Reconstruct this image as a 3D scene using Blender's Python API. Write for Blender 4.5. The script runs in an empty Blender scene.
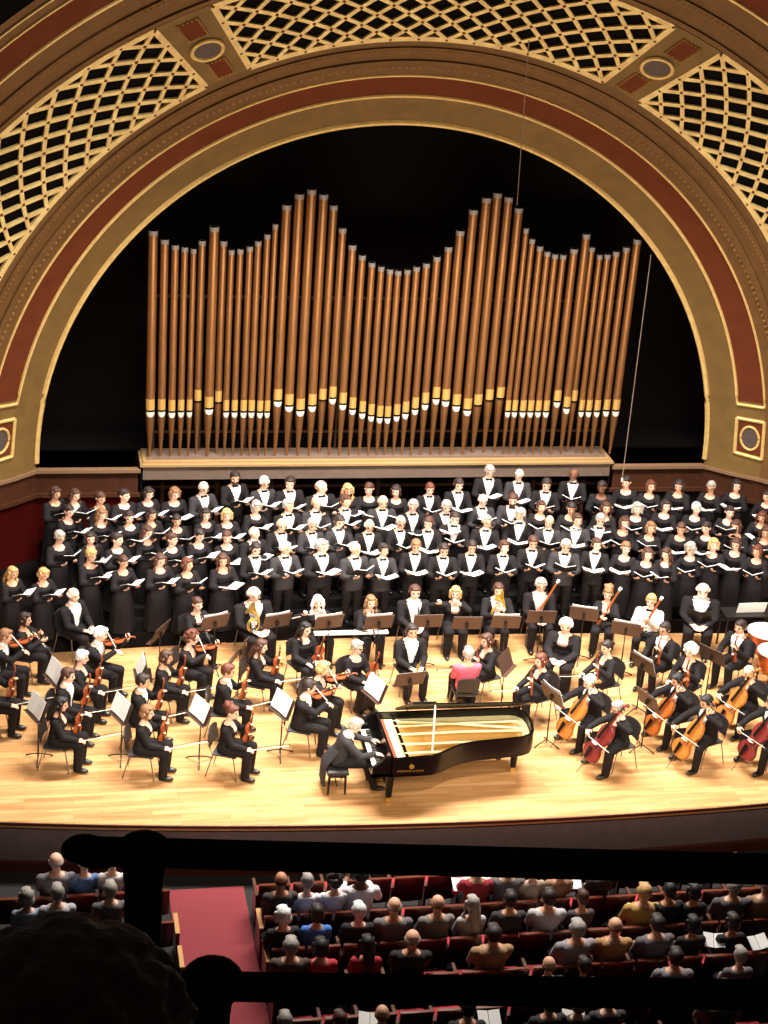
import bpy, bmesh, math, random
from mathutils import Vector, Matrix, Euler
random.seed(7)
C = bpy.context.scene.collection
PI = math.pi
V = Vector
# ------------------------------------------------------------------ camera
FPX = 1753.456
CAM = V((-7.648, -35.011, 16.784))
yaw, pit, rol = .218, .412, .076
FW = V((math.sin(yaw)*math.cos(pit), math.cos(yaw)*math.cos(pit), -math.sin(pit)))
r0 = V((math.cos(yaw), -math.sin(yaw), 0)); u0 = r0.cross(FW)
RT = r0*math.cos(rol)+u0*math.sin(rol); UP = u0*math.cos(rol)-r0*math.sin(rol)
cd = bpy.data.cameras.new('camera'); cam = bpy.data.objects.new('camera', cd); C.objects.link(cam)
cd.sensor_fit = 'HORIZONTAL'; cd.sensor_width = 36; cd.lens = FPX/768*36; cd.clip_end = 200; cd.clip_start = .05
cam.matrix_world = Matrix(((RT.x, UP.x, -FW.x, CAM.x), (RT.y, UP.y, -FW.y, CAM.y), (RT.z, UP.z, -FW.z, CAM.z), (0, 0, 0, 1)))
bpy.context.scene.camera = cam

def ray(x, y): return FW+RT*((x-384)/FPX)-UP*((y-512)/FPX)
def at(x, y, z=None, Y=None):
    d = ray(x, y); t = (z-CAM.z)/d.z if z is not None else (Y-CAM.y)/d.y
    return CAM+d*t

# ------------------------------------------------------------------ materials
def s2l(c): return tuple((v/12.92 if v <= .04045 else ((v+.055)/1.055)**2.4) for v in (x/255 for x in c))
def mat(name, rgb, rough=.6, metal=0, noise=0, scale=8, bump=0, spec=.5, coat=0, emit=0, rgb2=None, stretch=None):
    m = bpy.data.materials.new(name); m.use_nodes = True; nt = m.node_tree; b = nt.nodes['Principled BSDF']
    c = s2l(rgb); b.inputs['Base Color'].default_value = (*c, 1); b.inputs['Roughness'].default_value = rough
    b.inputs['Metallic'].default_value = metal; b.inputs['Specular IOR Level'].default_value = spec
    b.inputs['Coat Weight'].default_value = coat
    if noise or bump:
        tc = nt.nodes.new('ShaderNodeTexCoord'); n = nt.nodes.new('ShaderNodeTexNoise'); n.inputs['Scale'].default_value = scale
        n.inputs['Detail'].default_value = 4
        if stretch:
            mp = nt.nodes.new('ShaderNodeMapping'); mp.inputs['Scale'].default_value = stretch
            nt.links.new(tc.outputs['Object'], mp.inputs[0]); nt.links.new(mp.outputs[0], n.inputs[0])
        else: nt.links.new(tc.outputs['Object'], n.inputs[0])
        if noise:
            r = nt.nodes.new('ShaderNodeValToRGB'); r.color_ramp.elements[0].position = .3; r.color_ramp.elements[1].position = .7
            a = s2l(rgb2) if rgb2 else tuple(v*(1-noise) for v in c); hi = c if rgb2 else tuple(min(1, v*(1+noise)) for v in c)
            r.color_ramp.elements[0].color = (*a, 1); r.color_ramp.elements[1].color = (*hi, 1)
            nt.links.new(n.outputs[0], r.inputs[0]); nt.links.new(r.outputs[0], b.inputs['Base Color'])
        if bump:
            bp = nt.nodes.new('ShaderNodeBump'); bp.inputs['Strength'].default_value = bump; bp.inputs['Distance'].default_value = .02
            nt.links.new(n.outputs[0], bp.inputs['Height']); nt.links.new(bp.outputs[0], b.inputs['Normal'])
    if emit:
        b.inputs['Emission Color'].default_value = (*c, 1); b.inputs['Emission Strength'].default_value = emit
    return m
M = {}
M['olive'] = mat('olive_plaster', (128, 98, 50), .7, noise=.12, scale=3, bump=.1)
M['brownband'] = mat('brown_plaster', (118, 82, 40), .7, noise=.12, scale=4, bump=.1)
M['redband'] = mat('oxblood_plaster', (112, 56, 32), .8, spec=.15, noise=.1, scale=3)
M['gold'] = mat('gilding', (250, 208, 132), .42, metal=.1, noise=.12, scale=10)
M['goldbar'] = mat('lattice_gilding', (252, 214, 144), .4, metal=.1, noise=.2, scale=5)
M['bead'] = mat('bead_gilding', (168, 122, 62), .5, metal=.2)
M['rosette'] = mat('rosette_red', (120, 58, 30), .5, metal=.2)
M['medal'] = mat('medallion_grey', (92, 78, 74), .7, noise=.15, scale=14)
M['dark'] = mat('dark_chamber', (14, 10, 10), .9, spec=.1)
M['pipe'] = mat('pipe_bronze', (158, 108, 64), .34, metal=.55, noise=.16, scale=3, stretch=(3, 3, .5))
M['pipemouth'] = mat('pipe_mouth_gold', (226, 178, 98), .4, metal=.3)
M['pipelip'] = mat('pipe_lip_silver', (245, 240, 228), .35)
M['pipecap'] = mat('pipe_top_zinc', (150, 138, 130), .5)
M['case'] = mat('organ_case_paint', (128, 106, 92), .55, noise=.08, scale=5)
M['caserail'] = mat('organ_case_gilt', (188, 152, 104), .5, metal=.1)
M['ledge'] = mat('ledge_wood', (146, 112, 84), .5)
M['seatglint'] = mat('seat_rim_highlight', (104, 48, 32), .25, coat=.3)  # lighter than the seat back: highlight on its top edge, painted in
M['panelwood'] = mat('panel_wood', (80, 45, 28), .6, spec=.2, noise=.15, scale=6, stretch=(1, 1, .3))
M['redwall'] = mat('dark_red_wall', (62, 8, 6), .95, spec=.05, noise=.1, scale=3)
M['blackfloor'] = mat('riser_black', (16, 13, 13), .9, spec=.1, noise=.2, scale=5)
M['stageface'] = mat('stage_face_grey', (92, 76, 78), .7, noise=.12, scale=5)
M['stageedge'] = mat('stage_edge_wood', (62, 22, 16), .5)
M['blk'] = mat('black_wool', (27, 23, 24), .85, noise=.2, scale=18, spec=.2)
M['gownblk'] = mat('black_gown', (26, 22, 24), .8, noise=.2, scale=16, spec=.22)
M['grey'] = mat('charcoal_wool', (38, 34, 36), .85, noise=.15, scale=18)
M['white'] = mat('white_cotton', (244, 240, 236), .8)
M['paper'] = mat('white_paper', (246, 243, 238), .8)
M['folder'] = mat('black_folder', (18, 16, 17), .5)
M['shoe'] = mat('shoe_leather', (20, 16, 16), .3)
M['eye'] = mat('eye_dark', (38, 24, 20), .5)
M['lip'] = mat('lip_red', (192, 112, 96), .6)
M['chairblk'] = mat('chair_black', (34, 32, 34), .5)
M['chrome'] = mat('steel', (130, 124, 120), .3, metal=.8)
M['darkmetal'] = mat('black_metal', (36, 31, 29), .45, metal=.3)
M['standface'] = mat('stand_desk', (74, 52, 42), .45, metal=.2)
M['piano'] = mat('piano_lacquer', (10, 8, 8), .22, spec=.3)
M['plate'] = mat('piano_plate_gold', (255, 236, 184), .4, metal=0, noise=.1, scale=6)
M['board'] = mat('soundboard_spruce', (236, 190, 118), .45)
M['felt'] = mat('felt_red', (130, 60, 34), .9)
M['ivory'] = mat('ivory', (248, 244, 234), .3)
M['ebony'] = mat('ebony', (16, 13, 13), .3)
M['brass'] = mat('brass', (228, 186, 90), .25, metal=.8)
M['violin'] = mat('violin_varnish', (150, 70, 32), .3, noise=.2, scale=12, coat=.3)
M['cello_o'] = mat('cello_orange', (178, 108, 46), .3, noise=.15, scale=6, coat=.3)
M['cello_r'] = mat('cello_red', (112, 40, 36), .3, noise=.15, scale=6, coat=.3)
M['cello_b'] = mat('cello_brown', (162, 86, 36), .3, noise=.15, scale=6, coat=.3)
M['wood_d'] = mat('dark_wood', (58, 30, 18), .4)
M['silver'] = mat('silver', (226, 224, 220), .25, metal=.7)
M['horsehair'] = mat('bow_hair', (238, 232, 220), .6)
M['carpet'] = mat('aisle_carpet', (122, 43, 49), .95, noise=.12, scale=30, bump=.3)
M['seatwood'] = mat('seat_back_wood', (50, 15, 11), .3, noise=.2, scale=6, coat=.2)
M['seatred'] = mat('seat_cushion_red', (168, 34, 44), .85)
M['hallfloor'] = mat('hall_floor', (18, 12, 12), .85)
M['rail'] = mat('rail_black', (14, 11, 11), .6, spec=.2)
M['nearhair'] = mat('near_hair_brown', (66, 36, 22), .7, noise=.4, scale=60, bump=.3, stretch=(1, 1, .2))
M['nearhair'].node_tree.nodes['Principled BSDF'].inputs['Sheen Weight'].default_value = .7  # sheen stands in for stage light rimming the hair
M['copper'] = mat('copper_kettle', (190, 104, 56), .3, metal=.7)
M['drumhead'] = mat('drum_head', (240, 236, 226), .6)
SK = {'p': mat('skin_pale', (236, 186, 160), .6), 'l': mat('skin_light', (222, 166, 134), .6), 'm': mat('skin_medium', (190, 130, 96), .6), 'd': mat('skin_dark', (112, 70, 48), .6)}
HC = {}
for k, c in dict(dark=(38, 24, 20), brown=(70, 40, 26), auburn=(92, 46, 28), sandy=(128, 88, 56), blond=(188, 148, 92), grey=(158, 150, 142), white=(232, 226, 218), black=(16, 12, 12)).items():
    HC[k] = mat('hair_'+k, c, .6, noise=.35, scale=40, bump=.4, stretch=(1, 1, .25))
CL = {}
def cloth(rgb):
    if rgb not in CL: CL[rgb] = mat('cloth_%d' % len(CL), rgb, .85, noise=.12, scale=14)
    return CL[rgb]

# stage floor: maple strips
def floor_mat():
    m = bpy.data.materials.new('maple_boards'); m.use_nodes = True; nt = m.node_tree; b = nt.nodes['Principled BSDF']
    tc = nt.nodes.new('ShaderNodeTexCoord'); br = nt.nodes.new('ShaderNodeTexBrick'); n = nt.nodes.new('ShaderNodeTexNoise')
    mp = nt.nodes.new('ShaderNodeMapping'); mp.inputs['Scale'].default_value = (.6, 5, 1)
    nt.links.new(tc.outputs['Object'], br.inputs[0]); nt.links.new(tc.outputs['Object'], mp.inputs[0]); nt.links.new(mp.outputs[0], n.inputs[0])
    br.inputs['Scale'].default_value = 1; br.inputs['Brick Width'].default_value = 1.3; br.inputs['Row Height'].default_value = .11
    br.inputs['Mortar Size'].default_value = .003; br.offset = .37
    br.inputs['Color1'].default_value = (*s2l((214, 168, 116)), 1); br.inputs['Color2'].default_value = (*s2l((194, 142, 92)), 1); br.inputs['Mortar'].default_value = (*s2l((170, 112, 58)), 1)
    n.inputs['Scale'].default_value = 1.6; n.inputs['Detail'].default_value = 5
    mx = nt.nodes.new('ShaderNodeMixRGB'); mx.blend_type = 'MULTIPLY'; mx.inputs[0].default_value = .8
    r = nt.nodes.new('ShaderNodeValToRGB'); r.color_ramp.elements[0].position = .35; r.color_ramp.elements[1].position = .65
    r.color_ramp.elements[0].color = (.72, .62, .5, 1); r.color_ramp.elements[1].color = (1, 1, 1, 1)
    nt.links.new(n.outputs[0], r.inputs[0]); nt.links.new(br.outputs[0], mx.inputs[1]); nt.links.new(r.outputs[0], mx.inputs[2])
    nt.links.new(mx.outputs[0], b.inputs['Base Color']); b.inputs['Roughness'].default_value = .4
    return m
M['maple'] = floor_mat()

# ------------------------------------------------------------------ mesh helpers
def frame(d, up=V((0, 0, 1))):
    d = d.normalized(); a = up if abs(d.dot(up)) < .98 else V((0, 1, 0))
    x = a.cross(d).normalized(); y = d.cross(x); return x, y, d
class MB:
    def __init__(s): s.v = []; s.f = []; s.mi = []; s.m = 0
    def add(s, vs, fs):
        b = len(s.v); s.v.extend(V(q) for q in vs); s.f.extend(tuple(i+b for i in f) for f in fs); s.mi.extend([s.m]*len(fs)); return s
    def box(s, c, sz, R=None):
        x, y, z = sz[0]/2, sz[1]/2, sz[2]/2; c = V(c)
        vs = [V((i*x, j*y, k*z)) for i in (-1, 1) for j in (-1, 1) for k in (-1, 1)]
        if R is not None: vs = [R @ q for q in vs]
        return s.add([c+q for q in vs], [(0, 1, 3, 2), (4, 6, 7, 5), (0, 4, 5, 1), (2, 3, 7, 6), (0, 2, 6, 4), (1, 5, 7, 3)])
    def loft(s, rings, closed=True, caps=True):
        n = len(rings[0]); vs = [q for r in rings for q in r]; fs = []
        for i in range(len(rings)-1):
            for j in range(n if closed else n-1):
                k = (j+1) % n; fs.append((i*n+j, i*n+k, (i+1)*n+k, (i+1)*n+j))
        if caps and closed: fs.append(tuple(range(n))[::-1]); fs.append(tuple((len(rings)-1)*n+j for j in range(n)))
        return s.add(vs, fs)
    def tube(s, pts, rs, n=8, flat=1):
        pts = [V(p) for p in pts]; rings = []
        if not hasattr(rs, '__len__'): rs = [rs]*len(pts)
        for i, p in enumerate(pts):
            d = (pts[min(i+1, len(pts)-1)]-pts[max(i-1, 0)])
            x, y, _ = frame(d)
            rings.append([p+x*(math.cos(2*PI*j/n)*rs[i])+y*(math.sin(2*PI*j/n)*rs[i]*flat) for j in range(n)])
        return s.loft(rings)
    def ell(s, c, r, R=None, nu=10, nv=7):
        c = V(c); vs = []; fs = []
        if not hasattr(r, '__len__'): r = (r, r, r)
        for i in range(1, nv):
            t = PI*i/nv
            for j in range(nu):
                a = 2*PI*j/nu; vs.append(V((math.sin(t)*math.cos(a)*r[0], math.sin(t)*math.sin(a)*r[1], math.cos(t)*r[2])))
        vs.append(V((0, 0, r[2]))); vs.append(V((0, 0, -r[2]))); T = len(vs)-2
        for i in range(nv-2):
            for j in range(nu): k = (j+1) % nu; fs.append((i*nu+j, (i+1)*nu+j, (i+1)*nu+k, i*nu+k))
        for j in range(nu): k = (j+1) % nu; fs.append((T, j, k)); fs.append((T+1, (nv-2)*nu+k, (nv-2)*nu+j))
        if R is not None: vs = [R @ q for q in vs]
        return s.add([c+q for q in vs], fs)
    def cap(s, a, b, ra, rb, n=10):
        a, b = V(a), V(b); d = b-a; L = d.length
        if L < 1e-6: return s
        x, y, z = frame(d); rings = []
        for t in (-.95, -.6, 0): c = math.sqrt(1-t*t); rings.append([a+z*(t*ra)+x*(math.cos(2*PI*j/n)*ra*c)+y*(math.sin(2*PI*j/n)*ra*c) for j in range(n)])
        for t in (0, .6, .95): c = math.sqrt(1-t*t); rings.append([b+z*(t*rb)+x*(math.cos(2*PI*j/n)*rb*c)+y*(math.sin(2*PI*j/n)*rb*c) for j in range(n)])
        return s.loft(rings)
    def mesh(s, name, mats, smooth=True):
        me = bpy.data.meshes.new(name); me.from_pydata([tuple(q) for q in s.v], [], s.f)
        for m in (mats if isinstance(mats, (list, tuple)) else [mats]): me.materials.append(m)
        me.polygons.foreach_set('material_index', s.mi)
        if smooth: me.polygons.foreach_set('use_smooth', [True]*len(me.polygons))
        bm = bmesh.new(); bm.from_mesh(me); bmesh.ops.recalc_face_normals(bm, faces=bm.faces)
        if smooth:
            for e in bm.edges:
                if len(e.link_faces) == 2 and e.calc_face_angle(0) > .7: e.smooth = False
        bm.to_mesh(me); bm.free(); return me
    def obj(s, name, mats, parent=None, smooth=True, M4=None):
        return link(name, s.mesh(name, mats, smooth), parent, M4)
def link(name, me, parent=None, M4=None):
    o = bpy.data.objects.new(name, me); C.objects.link(o)
    if parent is not None: o.parent = parent
    if M4 is not None: o.matrix_basis = M4
    return o
def empty(name, M4=None):
    o = bpy.data.objects.new(name, None); C.objects.link(o); o.empty_display_size = .1
    if M4 is not None: o.matrix_basis = M4
    return o
def tag(o, label=None, cat=None, group=None, kind=None):
    if label:
        o['label'] = label
        if len(label.split()) > 16 or len(label.split()) < 4: print('LABEL LEN', len(label.split()), label)
    if cat: o['category'] = cat
    if group: o['group'] = group
    if kind: o['kind'] = kind
    return o
def struct(o): o['kind'] = 'structure'; return o
def setmat(o, m, i=0):
    o.material_slots[i].link = 'OBJECT'; o.material_slots[i].material = m
def T(x=0, y=0, z=0): return Matrix.Translation((x, y, z))
def Rz(a): return Matrix.Rotation(a, 4, 'Z')
def Rx(a): return Matrix.Rotation(a, 4, 'X')
def Ry(a): return Matrix.Rotation(a, 4, 'Y')
def Sc(a, b=None, c=None):
    b = a if b is None else b; c = a if c is None else c
    return Matrix.Diagonal((a, b, c, 1))
def remesh(mb, name, vox, mats, kill=None, color=None, it=2):
    me = mb.mesh(name+'_t', mats); o = bpy.data.objects.new('t', me); C.objects.link(o)
    md = o.modifiers.new('r', 'REMESH'); md.mode = 'VOXEL'; md.voxel_size = vox; md.use_smooth_shade = True
    if it: sm = o.modifiers.new('s', 'SMOOTH'); sm.factor = .5; sm.iterations = it
    dg = bpy.context.evaluated_depsgraph_get(); ev = o.evaluated_get(dg)
    m2 = bpy.data.meshes.new_from_object(ev, depsgraph=dg); m2.name = name
    C.objects.unlink(o); bpy.data.objects.remove(o); bpy.data.meshes.remove(me)
    if not m2.materials:
        for m in (mats if isinstance(mats, (list, tuple)) else [mats]): m2.materials.append(m)
    if kill:
        bm = bmesh.new(); bm.from_mesh(m2)
        dead = [f for f in bm.faces if kill(f.calc_center_median(), f.normal)]
        bmesh.ops.delete(bm, geom=dead, context='FACES'); bm.to_mesh(m2); bm.free()
    if color:
        for p in m2.polygons:
            c = color(V(p.center), V(p.normal)); p.material_index = c
    m2.polygons.foreach_set('use_smooth', [True]*len(m2.polygons))
    return m2

# ------------------------------------------------------------------ the human figure (faces -Y, origin on the ground)
def ring(c, rx, ry, Mx, n=18, p=2.3):
    out = []
    for j in range(n):
        a = 2*PI*j/n; ca, sa = math.cos(a), math.sin(a)
        k = (abs(ca)**p+abs(sa)**p)**(-1/p)
        out.append(Mx @ V((c[0]+rx*k*ca, c[1]+ry*k*sa, c[2])))
    return out
TM = [(-.12, .14, .10, 0), (-.04, .165, .118, .005), (.08, .158, .112, 0), (.18, .150, .108, 0), (.28, .160, .115, -.005), (.37, .175, .118, -.003), (.44, .168, .10, .005), (.485, .11, .075, .01), (.52, .065, .06, .01)]
TF = [(-.12, .14, .10, 0), (-.04, .170, .120, .005), (.07, .150, .108, 0), (.16, .122, .092, 0), (.25, .135, .11, -.015), (.33, .150, .128, -.025), (.41, .148, .095, 0), (.46, .10, .07, .01), (.50, .055, .052, .01)]
class Fig: pass
def ik(S, W, l1, l2, hint):
    d = W-S; L = d.length; mx = (l1+l2)*.985
    if L > mx: W = S+d*(mx/L); d = W-S; L = mx
    a = (l1*l1-l2*l2+L*L)/(2*L); h = math.sqrt(max(l1*l1-a*a, 1e-5)); u = d.normalized()
    hp = hint-u*hint.dot(u); hp = hp.normalized() if hp.length > 1e-4 else V((0, 0, -1))
    return S+u*a+hp*h, W
def hand(mb, W, h, n, side, k=1.0, curl=.5):
    """palm and five separate fingers; h = finger direction, n = palm normal, side=+1 for the +X hand"""
    h = h.normalized(); n = (n-h*n.dot(h)).normalized(); s = h.cross(n)
    if side > 0: s = -s            # s points to the thumb side
    R = Matrix((s, n, h)).transposed()
    mb.ell(W+h*.045*k, (.042*k, .017*k, .055*k), R, 8, 6)
    for i in range(4):
        b = W+h*(.085-.006*abs(i-1.3))*k+s*((1.5-i)*.0205)*k; L = (.072, .082, .077, .06)[i]*k; d = h.copy(); r = .0098*k
        for q, fr in enumerate((.42, .33, .25)):
            d = Matrix.Rotation(curl*(.7 if q == 0 else 1), 3, h.cross(n)) @ d
            e = b+d*(L*fr*1.1); mb.cap(b, e, r, r*.92, 6); b = e; r *= .93
    b = W+h*.025*k+s*.032*k; d = (s*.75+h*.65+n*.35).normalized(); e = b+d*.042*k; mb.cap(b, e, .0125*k, .011*k, 6)
    d2 = (h*.8+n*.4+s*.2).normalized(); mb.cap(e, e+d2*.03*k, .011*k, .0095*k, 6)
def skeleton(sex='m', sit=False, lean=0, side=0, twist=0, hands=None, head=(0, 0, 0), knees=None, ankles=None, pel=None, palms=None, seat=.48, curl=.55, hints=None):
    F = Fig(); k = 1.0 if sex == 'm' else .93; F.k = k; F.sex = sex; F.sit = sit
    F.pel = V(pel) if pel else (V((0, 0, .94*k)) if not sit else V((0, 0, seat+.085)))
    R = Rz(twist) @ Ry(side) @ Rx(lean)
    F.ch = Matrix.Translation(F.pel) @ R @ Sc(k)
    F.neck = F.ch @ V((0, .008, .50)); F.ntop = F.ch @ V((0, -.012, .575))
    F.hd = Matrix.Translation(F.ntop) @ Rz(head[0]) @ Ry(head[2]) @ Rx(head[1]) @ Sc(k*1.13 if sex == 'm' else k*1.16)
    sw = .185 if sex == 'm' else .162
    F.S = [F.ch @ V((s*sw, .0, .418 if sex == 'm' else .398)) for s in (1, -1)]
    hands = hands or [V((.26, -.05, .78*k)), V((-.26, -.05, .78*k))]
    F.E = []; F.W = []; F.hdir = []; F.pn = []
    for i, s in enumerate((1, -1)):
        hint = V(hints[i]) if hints else V((s*.5, .35, -.8))
        E, W = ik(F.S[i], V(hands[i]), .285*k, .255*k, hint); F.E.append(E); F.W.append(W)
        if palms: F.hdir.append(V(palms[i][0]).normalized()); F.pn.append(V(palms[i][1]))
        else: F.hdir.append((W-E).normalized()); F.pn.append(V((-s, -.2, .1)))
    F.H = [F.pel+V((s*.09*k, 0, -.03)) for s in (1, -1)]
    if not sit:
        F.K = [V((s*.10, -.01, .50*k)) for s in (1, -1)]; F.A = [V((s*.105, .03, .08)) for s in (1, -1)]
    else:
        F.K = [V(q) for q in (knees or [(.12, -.43*k, seat+.06), (-.12, -.43*k, seat+.06)])]
        F.A = [V(q) for q in (ankles or [(.13, -.40*k, .08), (-.13, -.40*k, .08)])]
    F.curl = curl
    return F
def torso(mb, F, t, z0=-9, z1=9, flare=None):
    rows = TM if F.sex == 'm' else TF
    rg = []
    for (z, rx, ry, y) in rows:
        if z < z0 or z > z1: continue
        rg.append(ring((0, y, z), rx+t, ry+t, F.ch))
    if flare:
        rg = [ring((0, y, z), rx, ry, F.ch) for (z, rx, ry, y) in flare]+rg
    mb.loft(rg)
def arms(mb, F, t, wrist=1.0):
    k = F.k
    for i in (0, 1):
        S, E, W = F.S[i], F.E[i], F.W[i]
        mb.cap(S, E, .056*k+t, .043*k+t, 12)
        mb.cap(E, E+(W-E)*wrist, .042*k+t, (.030 if wrist > .9 else .036)*k+t, 12)
        mb.ell(S, .059*k+t)
def legs(mb, F, t, up=1.0):
    k = F.k
    for i in (0, 1):
        mb.cap(F.H[i], F.K[i], .088*k+t, .060*k+t, 12); mb.cap(F.K[i], F.A[i], .058*k+t, .042*k+t, 12)
def shoe(F, i, name):
    mb = MB(); a = F.A[i]
    mb.ell(a+V((0, -.055, -.033)), (.050, .135, .047), None, 12, 8); mb.ell(a+V((0, .01, -.015)), (.050, .058, .060))
    return remesh(mb, name, .014, M['shoe'], None, None, 1)
VOX = .0105
FACE = V((0, -.087, .11))
def body_mesh(F, name, vox=VOX):
    mb = MB(); k = F.k
    torso(mb, F, 0)
    mb.cap(F.neck-(F.ntop-F.neck)*.5, F.ntop+(F.hd.to_3x3() @ V((0, 0, .05))), .056*k, .053*k, 12)
    arms(mb, F, 0); legs(mb, F, 0)
    for i, s in enumerate((1, -1)):
        hand(mb, F.W[i], F.hdir[i], F.pn[i], s, k*1.03, F.curl)
        a = F.A[i]; mb.ell(a+V((0, -.05, -.035)), (.030, .09, .024)); mb.ell(a+V((0, 0, -.01)), .034)
    # head: skull, jaw, nose, ears, in head space (origin at the neck top, 0.11 = eye height)
    R = F.hd.to_3x3()
    def he(c, r): mb.ell(F.hd @ V(c), r, R, 14, 10)
    he((0, .005, .125), (.076, .094, .10)); he((0, -.028, .055), (.056, .062, .066)); he((0, -.066, .015), (.028, .024, .02))
    he((0, -.05, .105), (.058, .045, .05))
    he((0, -.094, .085), (.011, .02, .022)); he((0, -.088, .10), (.008, .014, .03))
    for s in (1, -1): he((s*.077, .01, .10), (.011, .02, .031)); he((s*.04, -.07, .075), (.018, .018, .02))
    he((0, -.082, .048), (.026, .014, .012))
    inv = F.hd.inverted()
    def col(p, n):
        q = inv @ p
        if q.y > -.05 or abs(q.x) > .06 or q.z < 0 or q.z > .2: return 0
        if abs(abs(q.x)-.031) < .015 and abs(q.z-.112) < .0085: return 1
        if abs(abs(q.x)-.032) < .018 and abs(q.z-.133) < .005: return 1
        if abs(q.x) < .019 and abs(q.z-.048) < .006: return 2
        return 0
    return remesh(mb, name, vox, [SK['l'], M['eye'], M['lip']], None, col, it=2)
def clothes(F, kind, name, vox=.014):
    """a dict part name -> mesh"""
    out = {}; k = F.k; inv = F.ch.inverted()
    if kind in ('tux', 'tails', 'open'):
        mb = MB(); fl = [(-.20 if not F.sit else -.06, .185, .135, .005)]
        torso(mb, F, .024, -.05 if not F.sit else .0, .50, fl); arms(mb, F, .018, .96)
        w0, w1 = {'tux': (.14, .25), 'tails': (.03, .22), 'open': (.0, .22)}[kind]
        def kill(p, n):
            q = inv @ p
            if q.z > .49 and abs(q.x) < .085: return True
            return q.y < -.055 and q.z > w0 and abs(q.x) < .016+(q.z-w0)*w1
        out['jacket'] = remesh(mb, name+'_jacket', vox, M['blk'], kill)
        mb = MB(); torso(mb, F, .010, -.05, .49); a = F.ch @ V((0, .006, .47)); b = F.ch @ V((0, -.004, .545)); mb.cap(a, b, .064*k, .062*k, 14)
        out['shirt'] = remesh(mb, name+'_shirt', vox, M['white'], None, None, 1)
        for i in (0, 1):
            d = (F.W[i]-F.E[i]).normalized(); mb = MB(); mb.tube([F.W[i]-d*.05, F.W[i]+d*.012], .039*k, 10); out['cuff%d' % i] = mb.mesh(name+'_cuff', M['white'])
        mb = MB(); torso(mb, F, .014, -.13, .09); legs(mb, F, .020)
        out['trousers'] = remesh(mb, name+'_trousers', vox, M['blk'])
        mb = MB(); c = F.ch @ V((0, -.068, .50)); R = F.ch.to_3x3()
        for s in (1, -1):
            mb.loft([[c+R @ V((s*x, yy-.005, zz)) for yy, zz in ((-.010, -h), (-.010, h), (.010, h), (.010, -h))] for x, h in ((.0, .010), (.028, .02), (.058, .026))])
        mb.box(c+R @ V((0, -.008, 0)), (.02, .022, .024), R); out['bow_tie'] = mb.mesh(name+'_tie', M['blk'], False)
    elif kind == 'gown':
        mb = MB(); torso(mb, F, .024, -.05 if not F.sit else .0, .45); arms(mb, F, .026, .94)
        def kill(p, n):
            q = inv @ p; r2 = (q.x/.088)**2+((q.y+.02)/.13)**2
            return q.z > (.435-.03*max(0, -q.y/.1)) and r2 < 1
        out['blouse'] = remesh(mb, name+'_blouse', vox, M['gownblk'], kill)
        mb = MB()
        if not F.sit:
            rg = []
            for z, rx, ry in ((1.02, .135, .105), (.97, .172, .13), (.88, .19, .145), (.7, .205, .165), (.5, .22, .185), (.28, .24, .205), (.1, .255, .22), (.03, .26, .225)):
                rr = []
                for j in range(40):
                    a = 2*PI*j/40; wv = 1+.05*math.sin(a*9)*(1-z/1.0)
                    rr.append(V((math.cos(a)*rx*wv, math.sin(a)*ry*wv, z*k)))
                rg.append(rr)
            mb.loft(rg[::-1]); out['skirt'] = mb.mesh(name+'_skirt', M['gownblk'])
        else:
            torso(mb, F, .02, -.13, .09)
            for i in (0, 1):
                mb.cap(F.H[i], F.K[i], .115, .085, 14); mb.cap(F.K[i], F.A[i]+V((0, .02, .05)), .085, .088, 14)
            mb.cap((F.H[0]+F.H[1])/2, (F.K[0]+F.K[1])/2, .10, .075, 12); mb.cap((F.K[0]+F.K[1])/2, (F.A[0]+F.A[1])/2+V((0, .02, .06)), .07, .075, 12)
            out['skirt'] = remesh(mb, name+'_skirt', vox, M['gownblk'])
    elif kind == 'black':      # long-sleeved black top and black trousers
        mb = MB(); torso(mb, F, .024, -.05 if not F.sit else .0, .47); arms(mb, F, .020, .93)
        def kill(p, n):
            q = inv @ p; return q.z > (.455-.12*max(0, -q.y/.1)+.3*abs(q.x)*(1 if q.y < 0 else 0)) and abs(q.x) < .075
        out['top'] = remesh(mb, name+'_top', vox, M['gownblk'], kill)
        mb = MB(); torso(mb, F, .016, -.13, .09); legs(mb, F, .032)
        out['trousers'] = remesh(mb, name+'_trousers', vox, M['blk'])
    elif kind == 'shirt':      # audience: a shirt or sweater with a collar
        mb = MB(); torso(mb, F, .017, -.06, .49); arms(mb, F, .014, .93)
        out['top'] = remesh(mb, name+'_top', vox, M['blk'], lambda p, n: (inv @ p).z > .48 and abs((inv @ p).x) < .08)
        mb = MB(); torso(mb, F, .012, -.13, .05); legs(mb, F, .016)
        out['trousers'] = remesh(mb, name+'_trousers', .02, M['blk'])
    if kind != 'gown' or F.sit:
        out['shoe0'] = shoe(F, 0, name+'_shoe'); out['shoe1'] = shoe(F, 1, name+'_shoe')
    return out

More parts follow.
